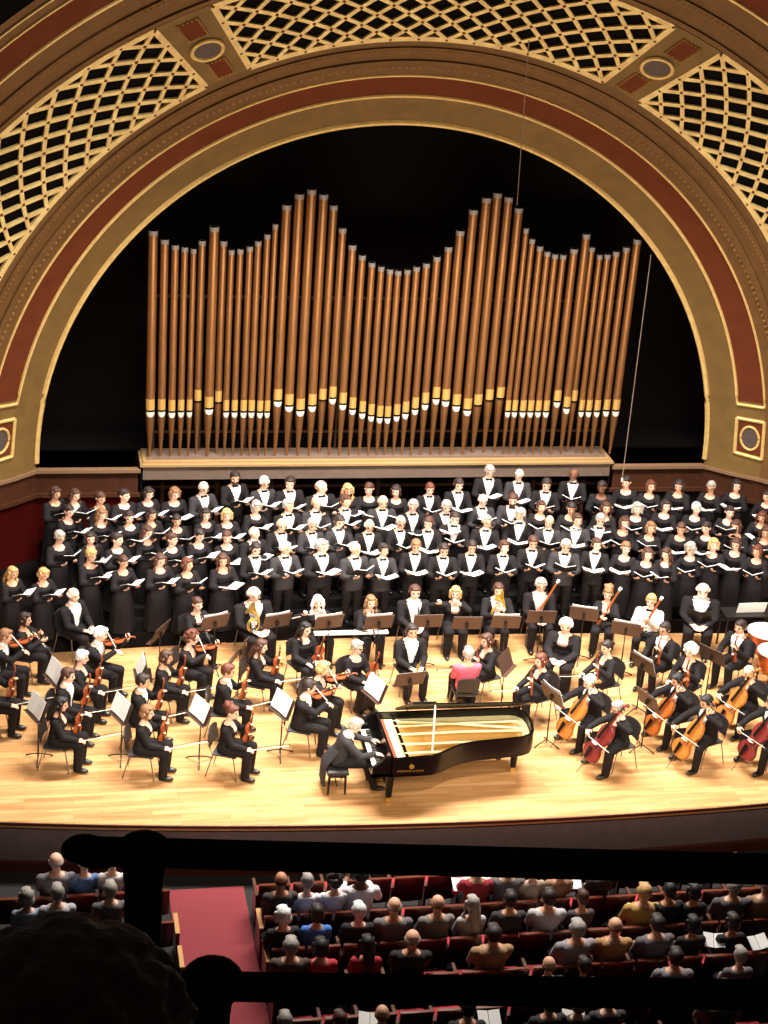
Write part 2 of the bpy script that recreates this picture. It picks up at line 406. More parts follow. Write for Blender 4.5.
# hair meshes in head space
def hair_mesh(style):
    mb = MB(); E = lambda c, r: mb.ell(c, r, None, 14, 10)
    rnd = random.Random(len(style))
    face = lambda q: q.y < -.045 and q.z < .165-.5*max(0, abs(q.x)-.05) and abs(q.x) < .064
    if style == 'bald':
        E((0, .03, .105), (.082, .078, .055)); E((.07, .01, .11), (.016, .045, .035)); E((-.07, .01, .11), (.016, .045, .035))
        kill = lambda p, n: face(p)
        return remesh(mb, 'hair_bald', .01, HC['grey'], kill, it=1)
    E((0, .018, .138), (.085, .096, .098))
    if style == 'short':
        E((0, -.045, .20), (.062, .045, .028)); E((0, .05, .085), (.074, .055, .06))
        for s in (1, -1): E((s*.076, -.01, .125), (.012, .035, .04))
    if style == 'curly':
        for i in range(46):
            a = rnd.uniform(0, 2*PI); t = rnd.uniform(0, 1.9)
            q = V((math.sin(t)*math.cos(a)*.098, math.sin(t)*math.sin(a)*.104+.02, math.cos(t)*.105+.135))
            if q.y < -.05 and q.z < .18: continue
            E(q, .03)
        E((0, .05, .06), (.08, .06, .06))
    if style == 'bob':
        E((0, .04, .07), (.094, .075, .085)); E((0, -.04, .20), (.07, .05, .03))
        for s in (1, -1): mb.cap((s*.08, -.02, .15), (s*.078, -.03, .02), .026, .024, 8)
    if style == 'long':
        E((0, -.035, .20), (.07, .05, .03)); E((0, .06, .05), (.09, .06, .10))
        for s in (1, -1):
            mb.tube([(s*.078, -.015, .16), (s*.09, -.02, .04), (s*.10, -.045, -.07), (s*.085, -.075, -.17)], [.026, .034, .034, .018], 8)
        mb.tube([(0, .07, .1), (0, .10, 0), (0, .12, -.14), (0, .12, -.24)], [.07, .075, .07, .04], 10, .6)
    if style == 'tied':
        E((0, -.045, .19), (.06, .045, .03)); E((0, .125, .12), (.036, .036, .04)); E((0, .06, .08), (.07, .05, .06))
    if style == 'updo':
        E((0, -.045, .195), (.062, .045, .03)); E((0, .09, .20), (.075, .06, .06))
        for i in range(22):
            a = i*2.4; E((math.cos(a)*.06, .08+math.sin(a)*.05, .17+.012*(i % 6)), .026)
    kill = lambda p, n: face(p) and n.y > -2 and (p.y > -.2) and abs(p.x) < .06 and p.z < .155
    return remesh(mb, 'hair_'+style, .010, HC['brown'], kill, it=2)
HAIR = {s: hair_mesh(s) for s in ('bald', 'short', 'curly', 'bob', 'long', 'tied', 'updo')}
def glasses_mesh():
    mb = MB()
    for s in (1, -1):
        pts = [(s*.032+math.cos(a)*.022, -.108, .112+math.sin(a)*.017) for a in [2*PI*i/12 for i in range(13)]]
        mb.tube(pts, .0035, 5); mb.tube([(s*.054, -.106, .115), (s*.082, .0, .112)], .003, 5)
    mb.tube([(-.012, -.108, .114), (.012, -.108, .114)], .003, 5)
    return mb.mesh('glasses', M['darkmetal'])
GLASS = glasses_mesh()
def beard_mesh():
    mb = MB(); mb.ell((0, -.05, .03), (.058, .052, .05)); mb.ell((0, -.06, 0), (.04, .035, .035))
    return mb.mesh('beard', HC['grey'])
BEARD = beard_mesh()

PR = {}
def proto(key, F, outfit, vox=VOX):
    PR[key] = dict(F=F, body=body_mesh(F, key+'_body', vox), cl=clothes(F, outfit, key), outfit=outfit)
def person(key, M4, hair, hcol, skin='l', label='', group=None, cols=None, glasses=False, beard=None, wide=1.0, tint=None):
    p = PR[key]; root = link('person', p['body']); root.matrix_basis = M4 @ Sc(wide, 1+(wide-1)*.6, 1); setmat(root, SK[skin], 0)
    for n, me in p['cl'].items():
        o = link({'cuff0': 'shirt_cuff', 'cuff1': 'shirt_cuff', 'shoe0': 'shoe', 'shoe1': 'shoe'}.get(n, n), me, root)
        if cols and n in cols: setmat(o, cols[n])
    hm = p['F'].hd
    if hair: o = link('hair', HAIR[hair], root, hm); setmat(o, HC[hcol])
    if glasses: link('glasses', GLASS, root, hm)
    if beard: o = link('beard', BEARD, root, hm); setmat(o, HC[beard])
    tag(root, label, 'person', group)
    return root

# ================================================================== THE HALL
# the shell: rings (radius, distance in front of the organ wall, centre height)
PRF = [(7.5, 0, 2.29), (8.01, .45, 2.40), (8.53, .80, 2.34), (9.30, 1.53, 2.40), (11.68, 2.81, 1.51), (12.08, 3.64, 1.98), (12.53, 4.0, 1.98), (12.71, 4.15, 1.98), (12.86, 4.26, 1.98), (14.5, 5.2, 1.98)]
LEDGE = 2.24
def shell(u, th, n=0):
    i = max(0, min(int(u), len(PRF)-2)); f = u-i; a, b = PRF[i], PRF[i+1]
    R, d, zc = (a[j]+(b[j]-a[j])*f for j in range(3))
    c, s = math.cos(math.radians(th)), math.sin(math.radians(th))
    return V((R*c-.55*n*c, -d-.8*n, zc+R*s-.55*n*s))
def band(mb, u0, u1, t0, t1, n0=0, n1=None, nt=96):
    """a raised or flush strip between two rings, with side faces when raised"""
    n1 = n0 if n1 is None else n1; rows = []
    m = max(2, int(nt*abs(t1-t0)/180))
    for i in range(m+1):
        t = t0+(t1-t0)*i/m
        rows.append([shell(u0, t, -.02), shell(u0, t, n0), shell(u1, t, n1), shell(u1, t, -.02)])
    mb.loft(rows, closed=True)
def line(mb, u, t0, t1, w=.045, n=.035, nt=120):
    m = max(2, int(nt*abs(t1-t0)/180)); pts = [shell(u, t0+(t1-t0)*i/m, n*.4) for i in range(m+1)]
    mb.tube(pts, w/2, 6)
arch = struct(empty('wall_arch'))
mb = MB(); band(mb, 0, 1, -1.6, 181.6); band(mb, 1, 2, -1.6, 11, 0); band(mb, 1, 2, 169, 181.6, 0); mb.obj('olive_band', M['olive'], arch)
mb = MB(); band(mb, 1, 2, 11, 169, -.005); mb.obj('oxblood_band', M['redband'], arch)
mb = MB(); band(mb, 2, 3, -1.6, 181.6); band(mb, 2.30, 2.44, -1, 181, .06, .05); band(mb, 2.62, 2.78, -1, 181, .04, .04); band(mb, 2.9, 3.0, -1, 181, .05, .02); mb.obj('brown_molding', M['brownband'], arch)
mb = MB(); line(mb, 0.0, .5, 179.5, .12, .04)
mb.obj('gold_edge', M['gold'], arch)
mb = MB()
for u, w in ((1.0, .075), (2.0, .055)): line(mb, u, 10.5, 169.5, w)
for t in (10.5, 169.5): mb.tube([shell(1.0, t, .02), shell(1.5, t, .02), shell(2.0, t, .02)], .035, 6)
mb.obj('gold_line', M['gold'], arch)
mb = MB()
for i in range(200):
    t = -1+182*i/199
    mb.ell(shell(2.27, t, .05), (.034, .03, .034), None, 6, 4)
for i in range(280):
    t = -1+182*i/279
    mb.ell(shell(2.70, t, .05), .021, None, 5, 4)
mb.obj('bead_molding', M['bead'], arch)
# outer bands
mb = MB(); band(mb, 4.0, 5, 0, 180); band(mb, 4.02, 4.12, 0, 180, .05, .05); band(mb, 4.42, 4.56, 0, 180, .05, .05); band(mb, 6, 8, 0, 180, 0); mb.obj('outer_brown_band', M['brownband'], arch)
mb = MB(); band(mb, 5, 6, 0, 180); mb.obj('outer_oxblood_band', M['redband'], arch)
mb = MB()
for u, w in ((5.0, .07), (6.0, .05), (7.0, .05)): line(mb, u, 0, 180, w)
mb.obj('outer_gold_line', M['gold'], arch)
mb = MB()
for i in range(300): mb.ell(shell(4.49, 180*i/299, .06), .024, None, 5, 4)
mb.obj('outer_bead_molding', M['bead'], arch)
mb = MB(); band(mb, 8, 9, 0, 180, -.1); mb.obj('dark_hall_ceiling', M['dark'], arch)
# lattice panels between piers
piers = [(62.7, 68.1), (111.9, 117.3), (16.0, 18.6), (161.4, 164)]
mb = MB()
for a, b in piers: band(mb, 3, 4, a, b, .04)
band(mb, 3, 4, -2, 16, .04); band(mb, 3, 4, 164, 182, .04)
mb.obj('pier', M['olive'], arch)
mb = MB(); band(mb, 3, 4, 16, 164, -.9); mb.obj('chamber_back', M['dark'], arch)
def bar(mb, a, b, w, nrm, th):
    d = (b-a).normalized(); s = d.cross(nrm).normalized(); n = s.cross(d)
    R = Matrix((s, n, d)).transposed(); mb.box((a+b)/2, (w, th, (b-a).length), R)
def nrm_at(t): c, s = math.cos(math.radians(t)), math.sin(math.radians(t)); return V((-.55*c, -.8, -.55*s)).normalized()
def lattice(t0, t1, nc):
    o = struct(empty('trim_lattice')); mb = MB(); ro = MB(); NR = 8; NT = nc*2; P = {}
    for i in range(NT+1):
        for j in range(NR+1):
            t = t0+(t1-t0)*i/NT; P[i, j] = (shell(3.02+.96*j/NR, t, .03), t)
    for i in range(NT):
        for j in range(NR+1):
            if (i+j) % 2: continue
            for dj in (1, -1):
                if 0 <= j+dj <= NR:
                    a, b = P[i, j][0], P[i+1, j+dj][0]; n = nrm_at(P[i, j][1]); bar(mb, a, b, .082, n, .05)
    for i in range(NT+1):
        for j in range(NR+1):
            if (i+j) % 2 == 0:
                p, t = P[i, j]; ro.ell(p+nrm_at(t)*.025, (.036, .02, .036), None, 8, 5)
    for j in (0, NR):
        for i in range(NT): bar(mb, P[i, j][0], P[i+1, j][0], .11, nrm_at(P[i, j][1]), .07)
    for i in (0, NT):
        for j in range(NR): bar(mb, P[i, j][0], P[i, j+1][0], .12, nrm_at(P[i, j][1]), .07)
    mb.obj('gilded_bars', M['goldbar'], o, smooth=False); ro.obj('rosette', M['rosette'], o)
lattice(68.1, 111.9, 13); lattice(18.8, 62.5, 13); lattice(117.5, 161.2, 13)
def patch(mb, uc, tc, du, dt, n, nn=10, el=False):
    """flat raised patch on the shell: rectangle or ellipse"""
    if el:
        ri = [shell(uc+du*math.cos(a), tc+dt*math.sin(a), n) for a in [2*PI*k/24 for k in range(24)]]
        r2 = [shell(uc+du*math.cos(a), tc+dt*math.sin(a), -.01) for a in [2*PI*k/24 for k in range(24)]]
        mb.loft([r2, ri])
    else:
        ri = [shell(uc+a*du, tc+b*dt, n) for a, b in ((-1, -1), (1, -1), (1, 1), (-1, 1))]; r2 = [shell(uc+a*du, tc+b*dt, -.01) for a, b in ((-1, -1), (1, -1), (1, 1), (-1, 1))]
        mb.loft([r2, ri])
for tc in (65.3, 114.7):
    o = struct(empty('trim_pier_ornament')); a = MB(); g = MB(); bd = MB(); md = MB()
    for uc in (3.17, 3.79):
        patch(a, uc, tc, .115, .95, .06)
        for s in (1, -1):
            for k in range(9): bd.ell(shell(uc-.115+.23*k/8, tc+s*1.0, .06), .03, None, 6, 4)
        for s in (1, -1):
            for k in range(5): bd.ell(shell(uc+s*.12, tc-.9+1.8*k/4, .06), .03, None, 6, 4)
    patch(md, 3.475, tc, .115, 1.45, .07, el=True)
    g.tube([shell(3.475+.125*math.cos(q), tc+1.6*math.sin(q), .075) for q in [2*PI*k/32 for k in range(33)]], .04, 6)
    a.obj('oxblood_panel', M['redband'], o, False); bd.obj('bead_border', M['bead'], o); md.obj('medallion', M['medal'], o); g.obj('gold_ring', M['gold'], o)
for s in (0, 1):
    tc = 5.1 if not s else 174.9; o = struct(empty('trim_corner_medallion')); a = MB(); g = MB(); md = MB()
    patch(a, 1.5, tc, .42, 2.6, .015); a.obj('oxblood_square', M['redband'], o, False)
    patch(md, 1.5, tc, .27, 1.55, .03, el=True); md.obj('medallion', M['medal'], o)
    g.tube([shell(1.5+.33*math.cos(q), tc+1.9*math.sin(q), .03) for q in [2*PI*k/32 for k in range(33)]], .03, 6)
    for i in range(4):
        cs = [(-1, -1), (1, -1), (1, 1), (-1, 1)]; p, q = cs[i], cs[(i+1) % 4]
        g.tube([shell(1.5+p[0]*.5, tc+p[1]*3, .02), shell(1.5+q[0]*.5, tc+q[1]*3, .02)], .04, 6)
    g.obj('gold_ring', M['gold'], o)

# organ chamber behind the arch
mb = MB(); mb.box((0, 2.4, 6), (17, .2, 10)); mb.box((0, 1.2, 11), (17, 2.5, .1)); mb.box((0, 1.75, LEDGE-.03), (17, 1.3, .06))
for s in (1, -1): mb.box((s*8.4, 1.2, 6), (.1, 2.6, 10))
struct(mb.obj('wall_organ_chamber', M['dark'], None, False))
# wall below the ledge: outline in plan
PLAN = [(-5.3, 0), (-7.5, 0), (-8.03, -.45), (-8.55, -.80), (-9.32, -1.53), (-11.7, -2.81)]
def low_wall(sgn, side):
    pl = [V((x*-sgn, y, 0)) for x, y in PLAN]
    def strip(mb, z0, z1, off=0, th=.1):
        rg = []
        for i, p in enumerate(pl):
            d = (pl[min(i+1, 5)]-pl[max(i-1, 0)]).normalized(); n = V((-d.y, d.x, 0)); n = n if n.y < 0 else -n
            if abs(n.y) < .01: n = V((0, -1, 0))
            a = p+n*off; b = p-n*th; rg.append([V((a.x, a.y, z0)), V((a.x, a.y, z1)), V((b.x, b.y, z1)), V((b.x, b.y, z0))])
        mb.loft(rg)
    o = struct(empty('wall_'+side)); mb = MB(); strip(mb, 1.62, 2.14, 0); mb.obj('wood_panel', M['panelwood'], o, False)
    mb = MB(); strip(mb, 2.13, 2.20, .07); mb.obj('ledge_trim', M['ledge'], o, False)
    mb = MB(); strip(mb, 1.56, 1.65, .05); mb.obj('lower_trim', M['panelwood'], o, False); mb = MB(); strip(mb, 0, 1.6, -.03); mb.obj('lower_panel', M['redwall' if side == 'left' else 'blackfloor'], o, False)
low_wall(-1, 'left'); low_wall(1, 'right')
# recess under the organ
mb = MB(); mb.box((0, 1.5, 1.1), (10.6, .1, 2.4)); mb.box((-5.3, .75, 1.1), (.1, 1.5, 2.3)); mb.box((5.3, .75, 1.1), (.1, 1.5, 2.3)); mb.box((0, .8, 2.19), (10.7, 1.5, .05))
struct(mb.obj('wall_recess', M['dark'], None, False))
# the long low rail of dark wood with posts and brackets seen in the recess
ra = empty('organ_recess_rail', T(0, .35, 0)); mb = MB(); mb.box((0, 0, 1.98), (10.2, .08, .07)); mb.box((0, 0, 1.62), (10.2, .06, .05)); mb.obj('rail', M['wood_d'], ra, False)
for i in range(9): mb = MB(); mb.box((-4.8+1.2*i, 0, 1.2), (.08, .08, 1.6)); mb.obj('post', M['wood_d'], ra, False)
for i in range(8): mb = MB(); mb.box((-4.2+1.2*i, -.03, 2.02), (.55, .1, .035)); mb.obj('bracket', M['panelwood'], ra, False)
tag(ra, 'dark wooden rail with posts and brackets in the recess under the organ', 'rail')
# organ case
oc = empty('organ_case', T(0, -.12, 0))
mb = MB(); mb.box((0, .50, 2.105), (10.5, .80, .31)); mb.obj('case_body', M['case'], oc, False)
mb = MB(); mb.box((0, .47, 2.285), (10.62, .84, .05)); mb.box((0, .50, 2.335), (10.5, .76, .06)); mb.obj('gilded_cornice', M['caserail'], oc, False)
mb = MB(); mb.box((0, .47, 2.385), (10.3, .5, .05)); mb.obj('toe_board', M['case'], oc, False)
tag(oc, 'long taupe organ case with gilded cornice carrying the row of pipes', 'organ case')
mb = MB(); mb.box((0, .52, 2.85), (10.2, .04, .05)); mb.box((0, .52, 5.9), (10.2, .04, .05))
for i in range(11): mb.box((-5+i, .56, 4.15), (.04, .05, 3.4))
tag(mb.obj('pipe_rack', M['wood_d'], None, False), 'thin dark rack bars running behind the organ pipes', 'rack')
# pipes: top pixel, width, mouth height pixel
a1 = [(66, 143, 28, 643, 1), (99, 168, 24, 643, 1), (129, 184, 22, 646, 1), (156, 190, 20, 645, 1), (181, 195, 17, 645, 1), (207, 176, 22, 617, 0), (240, 132, 28, 636, 1), (268, 177, 22, 620, 0), (289, 198, 18, 646, 1), (314, 196, 19, 646, 1), (341, 188, 20, 646, 1), (365, 173, 20, 646, 1), (391, 154, 19, 647, 1), (414, 125, 17, 647, 1), (446, 70, 27, 614, 1), (482, 39, 28, 628, 1), (517, 26, 28, 641, 1), (551, 40, 27, 628, 1), (582, 75, 25, 613, 0), (605, 136, 23, 607, 1), (633, 184, 24, 624, 1), (661, 213, 22, 638, 1), (689, 234, 21, 649, 1), (715, 245, 20, 657, 1), (740, 253, 20, 662, 1), (763, 257, 20, 663, 1)]
a2 = [(50, 254, 20, 657, 1), (76, 246, 21, 650, 1), (104, 236, 22, 638, 1), (134, 217, 23, 624, 1), (167, 189, 24, 608, 1), (200, 143, 26, 614, 1), (238, 84, 27, 628, 1), (275, 50, 28, 640, 1), (310, 40, 28, 628, 0), (342, 52, 26, 614, 0), (371, 83, 26, 608, 0), (388, 137, 17, 646, 1), (405, 167, 18, 646, 1), (427, 188, 20, 646, 1), (448, 203, 20, 646, 1), (470, 210, 20, 646, 1), (493, 212, 20, 646, 1), (524, 195, 24, 617, 1), (559, 153, 24, 635, 1), (579, 195, 20, 618, 0), (597, 212, 18, 645, 1), (619, 211, 20, 645, 1), (644, 203, 21, 645, 1), (673, 191, 22, 643, 1), (704, 168, 25, 643, 1)]
PP = [(130+x/2.844, 180+y/2.844, w/2.844, 180+m/2.844, g) for x, y, w, m, g in a1]+[(390+x/2.844, 180+y/2.844, w/2.844, 180+m/2.844, g) for x, y, w, m, g in a2]
tops = [at(x, y, Y=.18) for x, y, w, m, g in PP]
order = sorted(range(len(PP)), key=lambda i: tops[i].x)
ORD = 'first second third fourth fifth sixth seventh eighth ninth tenth eleventh twelfth thirteenth fourteenth fifteenth sixteenth seventeenth eighteenth nineteenth twentieth'.split()
def ordn(i):
    return ORD[i] if i < 20 else ['twenty', 'thirty'][(i+1)//10-2]+'-'+ORD[(i+1) % 10-1] if (i+1) % 10 else {30: 'thirtieth'}[i+1]
for rank, i in enumerate(order):
    x, y, w, m, g = PP[i]; tp = tops[i]; Yp = .18+(0 if g else .12); r = w/43.5/2*.86
    xm = tp.x; zm = None
    # height of the mouth: ray through the mouth row
    lo, hi = 2.6, 4.5
    for _ in range(30):
        mid = (lo+hi)/2; q = V((xm, Yp, mid))-CAM; py = 512-FPX*q.dot(UP)/q.dot(FW)
        if py < m: lo, hi = lo, mid
        else: lo = mid
    zm = (lo+hi)/2
    o = empty('organ_pipe', T(xm, Yp, 2.415)); zt = tp.z-2.415; z = zm-2.415
    mb = MB(); mb.tube([(0, 0, 0), (0, 0, .03), (0, 0, z-.24), (0, 0, z-.2), (0, 0, zt)], [r*.25, r*.28, r*.97, r, r], 16); mb.obj('pipe_body', M['pipe'], o)
    mb = MB(); mb.tube([(0, 0, zt-.10), (0, 0, zt)], [r*1.03, r*1.03], 16); mb.obj('pipe_cap', M['pipecap'], o)
    mb = MB()
    ang = [-.95+1.9*k/6 for k in range(7)]
    mb.loft([[V((math.sin(a)*(r+q), -math.cos(a)*(r+q), zz)) for zz, q in ((z-.06, .001), (z-.06, .012), (z+.18, .012), (z+.18, .001))] for a in ang]); mb.obj('mouth', M['pipemouth'], o)
    if g:
        mb = MB(); rg = []
        for a in ang: 
            d = .11*math.sqrt(max(0, 1-(a/1.0)**2)); rg.append([V((math.sin(a)*(r+q)*k2, -math.cos(a)*(r+q)*k2, zz)) for zz, q, k2 in ((z-.11-d, .001, 1), (z-.11-d, .010, 1), (z-.10, .012, 1), (z-.10, .001, 1))])
        mb.loft(rg); mb.obj('lip', M['pipelip'], o)
    mb = MB(); mb.loft([[V((math.sin(a)*(r+q), -math.cos(a)*(r+q), zz)) for zz, q in ((z-.10, .001), (z-.10, .014), (z-.06, .014), (z-.06, .001))] for a in ang]); mb.obj('mouth_slot', M['dark'], o)
    if rank < 26: lb = 'golden brown organ pipe, %s from the left end of the row' % ordn(rank)
    else: lb = 'golden brown organ pipe, %s from the right end of the row' % ordn(len(order)-1-rank)
    tag(o, lb, 'organ pipe', 'organ pipes in the facade')
# cables with microphone
def cable(px, name, lb, w=.010):
    pts = [at(x, y, Y=Y) for x, y, Y in px]; mb = MB(); mb.tube(pts, w, 5); o = mb.obj(name, M['case'])
    if pts[1].z < 2.6: mb = MB(); mb.ell(pts[1], (.035, .035, .06)); mb.obj('microphone', M['silver'], o)
    return tag(o, lb, 'cable')
cable([(529, 40, -3.2), (517, 205, -.6)], 'hanging_cable', 'thin grey cable hanging from the shell in front of the organ pipes')
cable([(651, 255, -1.0), (622, 480, -1.6)], 'hanging_cable', 'thin grey cable hanging at the right end of the organ pipes')

# ------------------------------------------------------------------ stage
def front_y(x): return -10.53+.0078*(x-1)**2
mb = MB(); rg = []
for i in range(41):
    x = -13+26*i/40; f = front_y(x); rg.append([V((x, 2.4, -.12)), V((x, 2.4, 0)), V((x, f, 0)), V((x, f-.03, -.03)), V((x, f, -.12))])
mb.loft(rg); struct(mb.obj('floor_stage', M['maple'], None, False))
def facestrip(mb, z0, z1, off, th=.1):
    rg = []
    for i in range(41):
        x = -13+26*i/40; f = front_y(x)-off; rg.append([V((x, f, z0)), V((x, f, z1)), V((x, f+th+off, z1)), V((x, f+th+off, z0))])
    mb.loft(rg)
sf = struct(empty('wall_stage_front')); mb = MB(); facestrip(mb, -.82, -.10, -.05); mb.obj('grey_board', M['stageface'], sf, False)
mb = MB(); facestrip(mb, -.06, -.012, .03); facestrip(mb, -1.0, -.80, .03); mb.obj('dark_edge', M['stageedge'], sf, False)
mb = MB(); rg = []
for i in range(41):
    x = -14+28*i/40; f = front_y(x)-.0; rg.append([V((x, f+.2, -1.12)), V((x, f+.2, -1.0)), V((x, -24, -1.0)), V((x, -24, -1.12))])
mb.loft(rg); struct(mb.obj('floor_hall', M['hallfloor'], None, False))
# hall shell behind the camera's side: plain dark side walls and back far to the sides
mb = MB()
for s in (1, -1): mb.box((s*14.2, -14, 7), (.2, 22, 17))
struct(mb.obj('wall_hall', M['dark'], None, False))
mb = MB(); mb.box((-4.82, -15.9, -.985), (1.26, 10.4, .03)); tag(mb.obj('aisle_carpet', M['carpet'], None, False), 'worn crimson carpet strip running down the aisle towards the stage', 'carpet')

# choir risers
TIER = dict(A=.30, B=.50, C=.70, D=.90, E=1.02)
def rowY(r, x):
    return {'A': -3.53-.0055*x*x, 'B': -2.74-.0072*x*x, 'C': -2.16-.0065*x*x, 'D': -1.60-.0045*x*x, 'E': -1.25-.0045*x*x}[r]
nm = dict(A='front', B='second', C='third', D='back')
for r, nxt, offb in (('A', 'B', 0), ('B', 'C', 0), ('C', 'D', 0), ('D', None, 0)):
    mb = MB(); rg = []
    for i in range(31):
        x = (-9.3 if r == 'A' else -7.35)+(18.05 if r == 'A' else 16.1)*i/30; y0 = rowY(r, x)-.27; y1 = (rowY(nxt, x)-.27) if nxt else (-.12 if abs(x) < 7.4 else -.12-(abs(x)-7.4)*.9); z = TIER[r]
        if r == 'A' and x < -7.2: y1 = -.35-(abs(x)-7.4)*.62
        rg.append([V((x, y0, .0)), V((x, y0, z)), V((x, y1, z)), V((x, y1, .0))])
    mb.loft(rg); o = mb.obj('choir_riser', M['blackfloor'], None, False)
    tag(o, {'A': 'black choir riser under the front row, just behind the wind players', 'B': 'black curved riser step under the second choir row', 'C': 'black curved riser step under the third choir row', 'D': 'black top riser step against the wall under the back choir row'}[r], 'riser', 'choir risers')

# ================================================================== PEOPLE: prototypes
UPH = [((-.35, -.7, .35), (0, .1, 1)), ((.35, -.7, .35), (0, .1, 1))]
def sing(sex, head, hz=1.13, hy=-.33, dx=0, twist=0):
    k = 1 if sex == 'm' else .93
    return skeleton(sex, hands=[(.13+dx, hy*k, hz*k), (-.13+dx, hy*k, hz*k)], palms=UPH, head=head, twist=twist, curl=.45)
proto('sm1', sing('m', (0, .30, 0)), 'tux'); proto('sm2', sing('m', (.35, .05, 0), 1.16), 'tux'); proto('sm3', sing('m', (-.3, .22, .05), 1.10), 'tux')
proto('sw1', sing('w', (0, .28, 0)), 'gown'); proto('sw2', sing('w', (.38, .08, 0), 1.15), 'gown'); proto('sw3', sing('w', (-.32, .2, -.05), 1.1), 'gown')

# folder: two covers in a shallow V, white pages inside; origin at the spine
def folder_meshes(tilt, fold=.28):
    c, p = MB(), MB(); R0 = Matrix.Rotation(tilt, 3, 'X').inverted()
    for s in (1, -1):
        R = Matrix.Rotation(-tilt, 3, 'X') @ Matrix.Rotation(-s*fold, 3, 'Y')
        c.box(R @ V((s*.122, 0, 0)), (.244, .325, .008), R); p.box(R @ V((s*.116, -.0, .010)), (.215, .29, .012), R)
    return c.mesh('folder_cover', M['folder'], False), p.mesh('folder_pages', M['paper'], False)
FOLD = [folder_meshes(t, f) for t, f in ((.28, .30), (.48, .38), (.72, .3))]
CHD = '''13 573 A w long blond
44 574 A w bob blond
91.5 555 A w short blond
124 562 A w tied brown
160.5 560 A w long brown
188 564 A w bob auburn
223 560 A w long brown
256 549 A m short dark
286 548 A m short white
322.5 546 A m short grey
356 549 A m bald grey
384 550 A m short dark
416 546 A m short sandy
444 550 A m short dark
472 547 A m short dark
504.5 547 A m short brown
533 542.5 A m short brown
566 546 A m short grey
597 544.5 A m short brown
626 548 A w tied sandy
648 554 A w bob brown
666 554 A w long brown
690 548 A w bob grey
714 544.5 A w bob blond
757 551 A w bob auburn
60 537 B w short grey
90.5 538 B w long dark
118 539 B w tied dark
148 532 B w long brown
173 539 B w tied brown
200 535.5 B w tied dark
227 537 B w tied brown
255 533 B m bald grey
282 525 B m bald grey
312.5 525 B m short grey
339.7 521.5 B m short dark
369.5 526 B m bald white
401 523 B m short grey
428.5 523 B m short brown
455 518 B m short dark
487 521.5 B m short grey
520 514.5 B m short grey
549 522 B m bald brown
577.5 520 B m short brown
600.5 520 B m short grey
624.6 522.5 B w bob brown
651 527.7 B w bob sandy
681 528.6 B w tied brown
706 527.7 B w tied dark
736 544 A w bob brown
736 526 B w bob brown
766 532 B w long brown
69.5 511 C w tied dark
102 514.5 C w long sandy
129.5 517 C w tied dark
152 514.5 C w long dark
177 520.5 C w tied dark
206 514.5 C w bob dark
227 515 C w bob blond
256.7 506.6 C w bob grey
289 505.7 C m short grey
317 503 C m bald sandy
346 501 C m short brown
383 502 C m bald grey
413 506 C m short grey
446.7 506.6 C m short grey
483 500.5 C m bald grey
513 499.6 C m short brown
541.5 506.6 C w short brown
571.5 508.4 C w tied dark
606 508 C w long brown
637.5 508.4 C w bob grey
666 505.7 C w bob dark
696.7 508.4 C w short white
730 512 C w tied dark
762 517 C w long auburn
56 493 D w bob brown
75.5 495 D w long brown
101 498 D w tied brown
125 495 D w tied dark
149 493.4 D w bob dark
175 493.4 D w bob sandy
204 488 D m bald grey
235 477.6 E m short dark
264.6 483 D m short white
290 483 D m short dark
321.8 487 D m bald sandy
348 490 D w long blond
369 489 D w tied brown
396 491 D w bob dark
430 489 D m short auburn
459 484.6 D m short dark
489.7 471.4 E m short grey
519 475 E m bald grey
546.5 484.6 D m short dark
573.7 475 E m bald dark
601.7 487 D w tied dark
626 482 D w tied dark
651 486 D w bob auburn
678.8 485.5 D w long dark
711 487 D w short grey
736.8 485.5 D w bob dark
767 496 D w bob dark'''
rows = {}
for ln in CHD.strip().split('\n'):
    a = ln.split(); rows.setdefault(a[2], []).append((float(a[0]), float(a[1]), a[3], a[4], a[5]))
rows['D'] += [(x, y, s+'E', h, c) for x, y, s, h, c in rows.pop('E')]
HN = dict(dark='dark', brown='brown', auburn='auburn', sandy='sandy', blond='blond', grey='grey', white='white', black='black')
def place(key, P, th, sc=1.0, base=0.0, wide=1.0):
    """matrix that puts the prototype's eye point above P's x, y"""
    F = PR[key]['F']; h = F.hd @ V((0, -.02, .11)); q = Rz(th) @ V((h.x*sc, h.y*sc, 0))
    return T(P.x-q.x, P.y-q.y, base) @ Rz(th) @ Sc(sc), h.z*sc
rnd = random.Random(3)
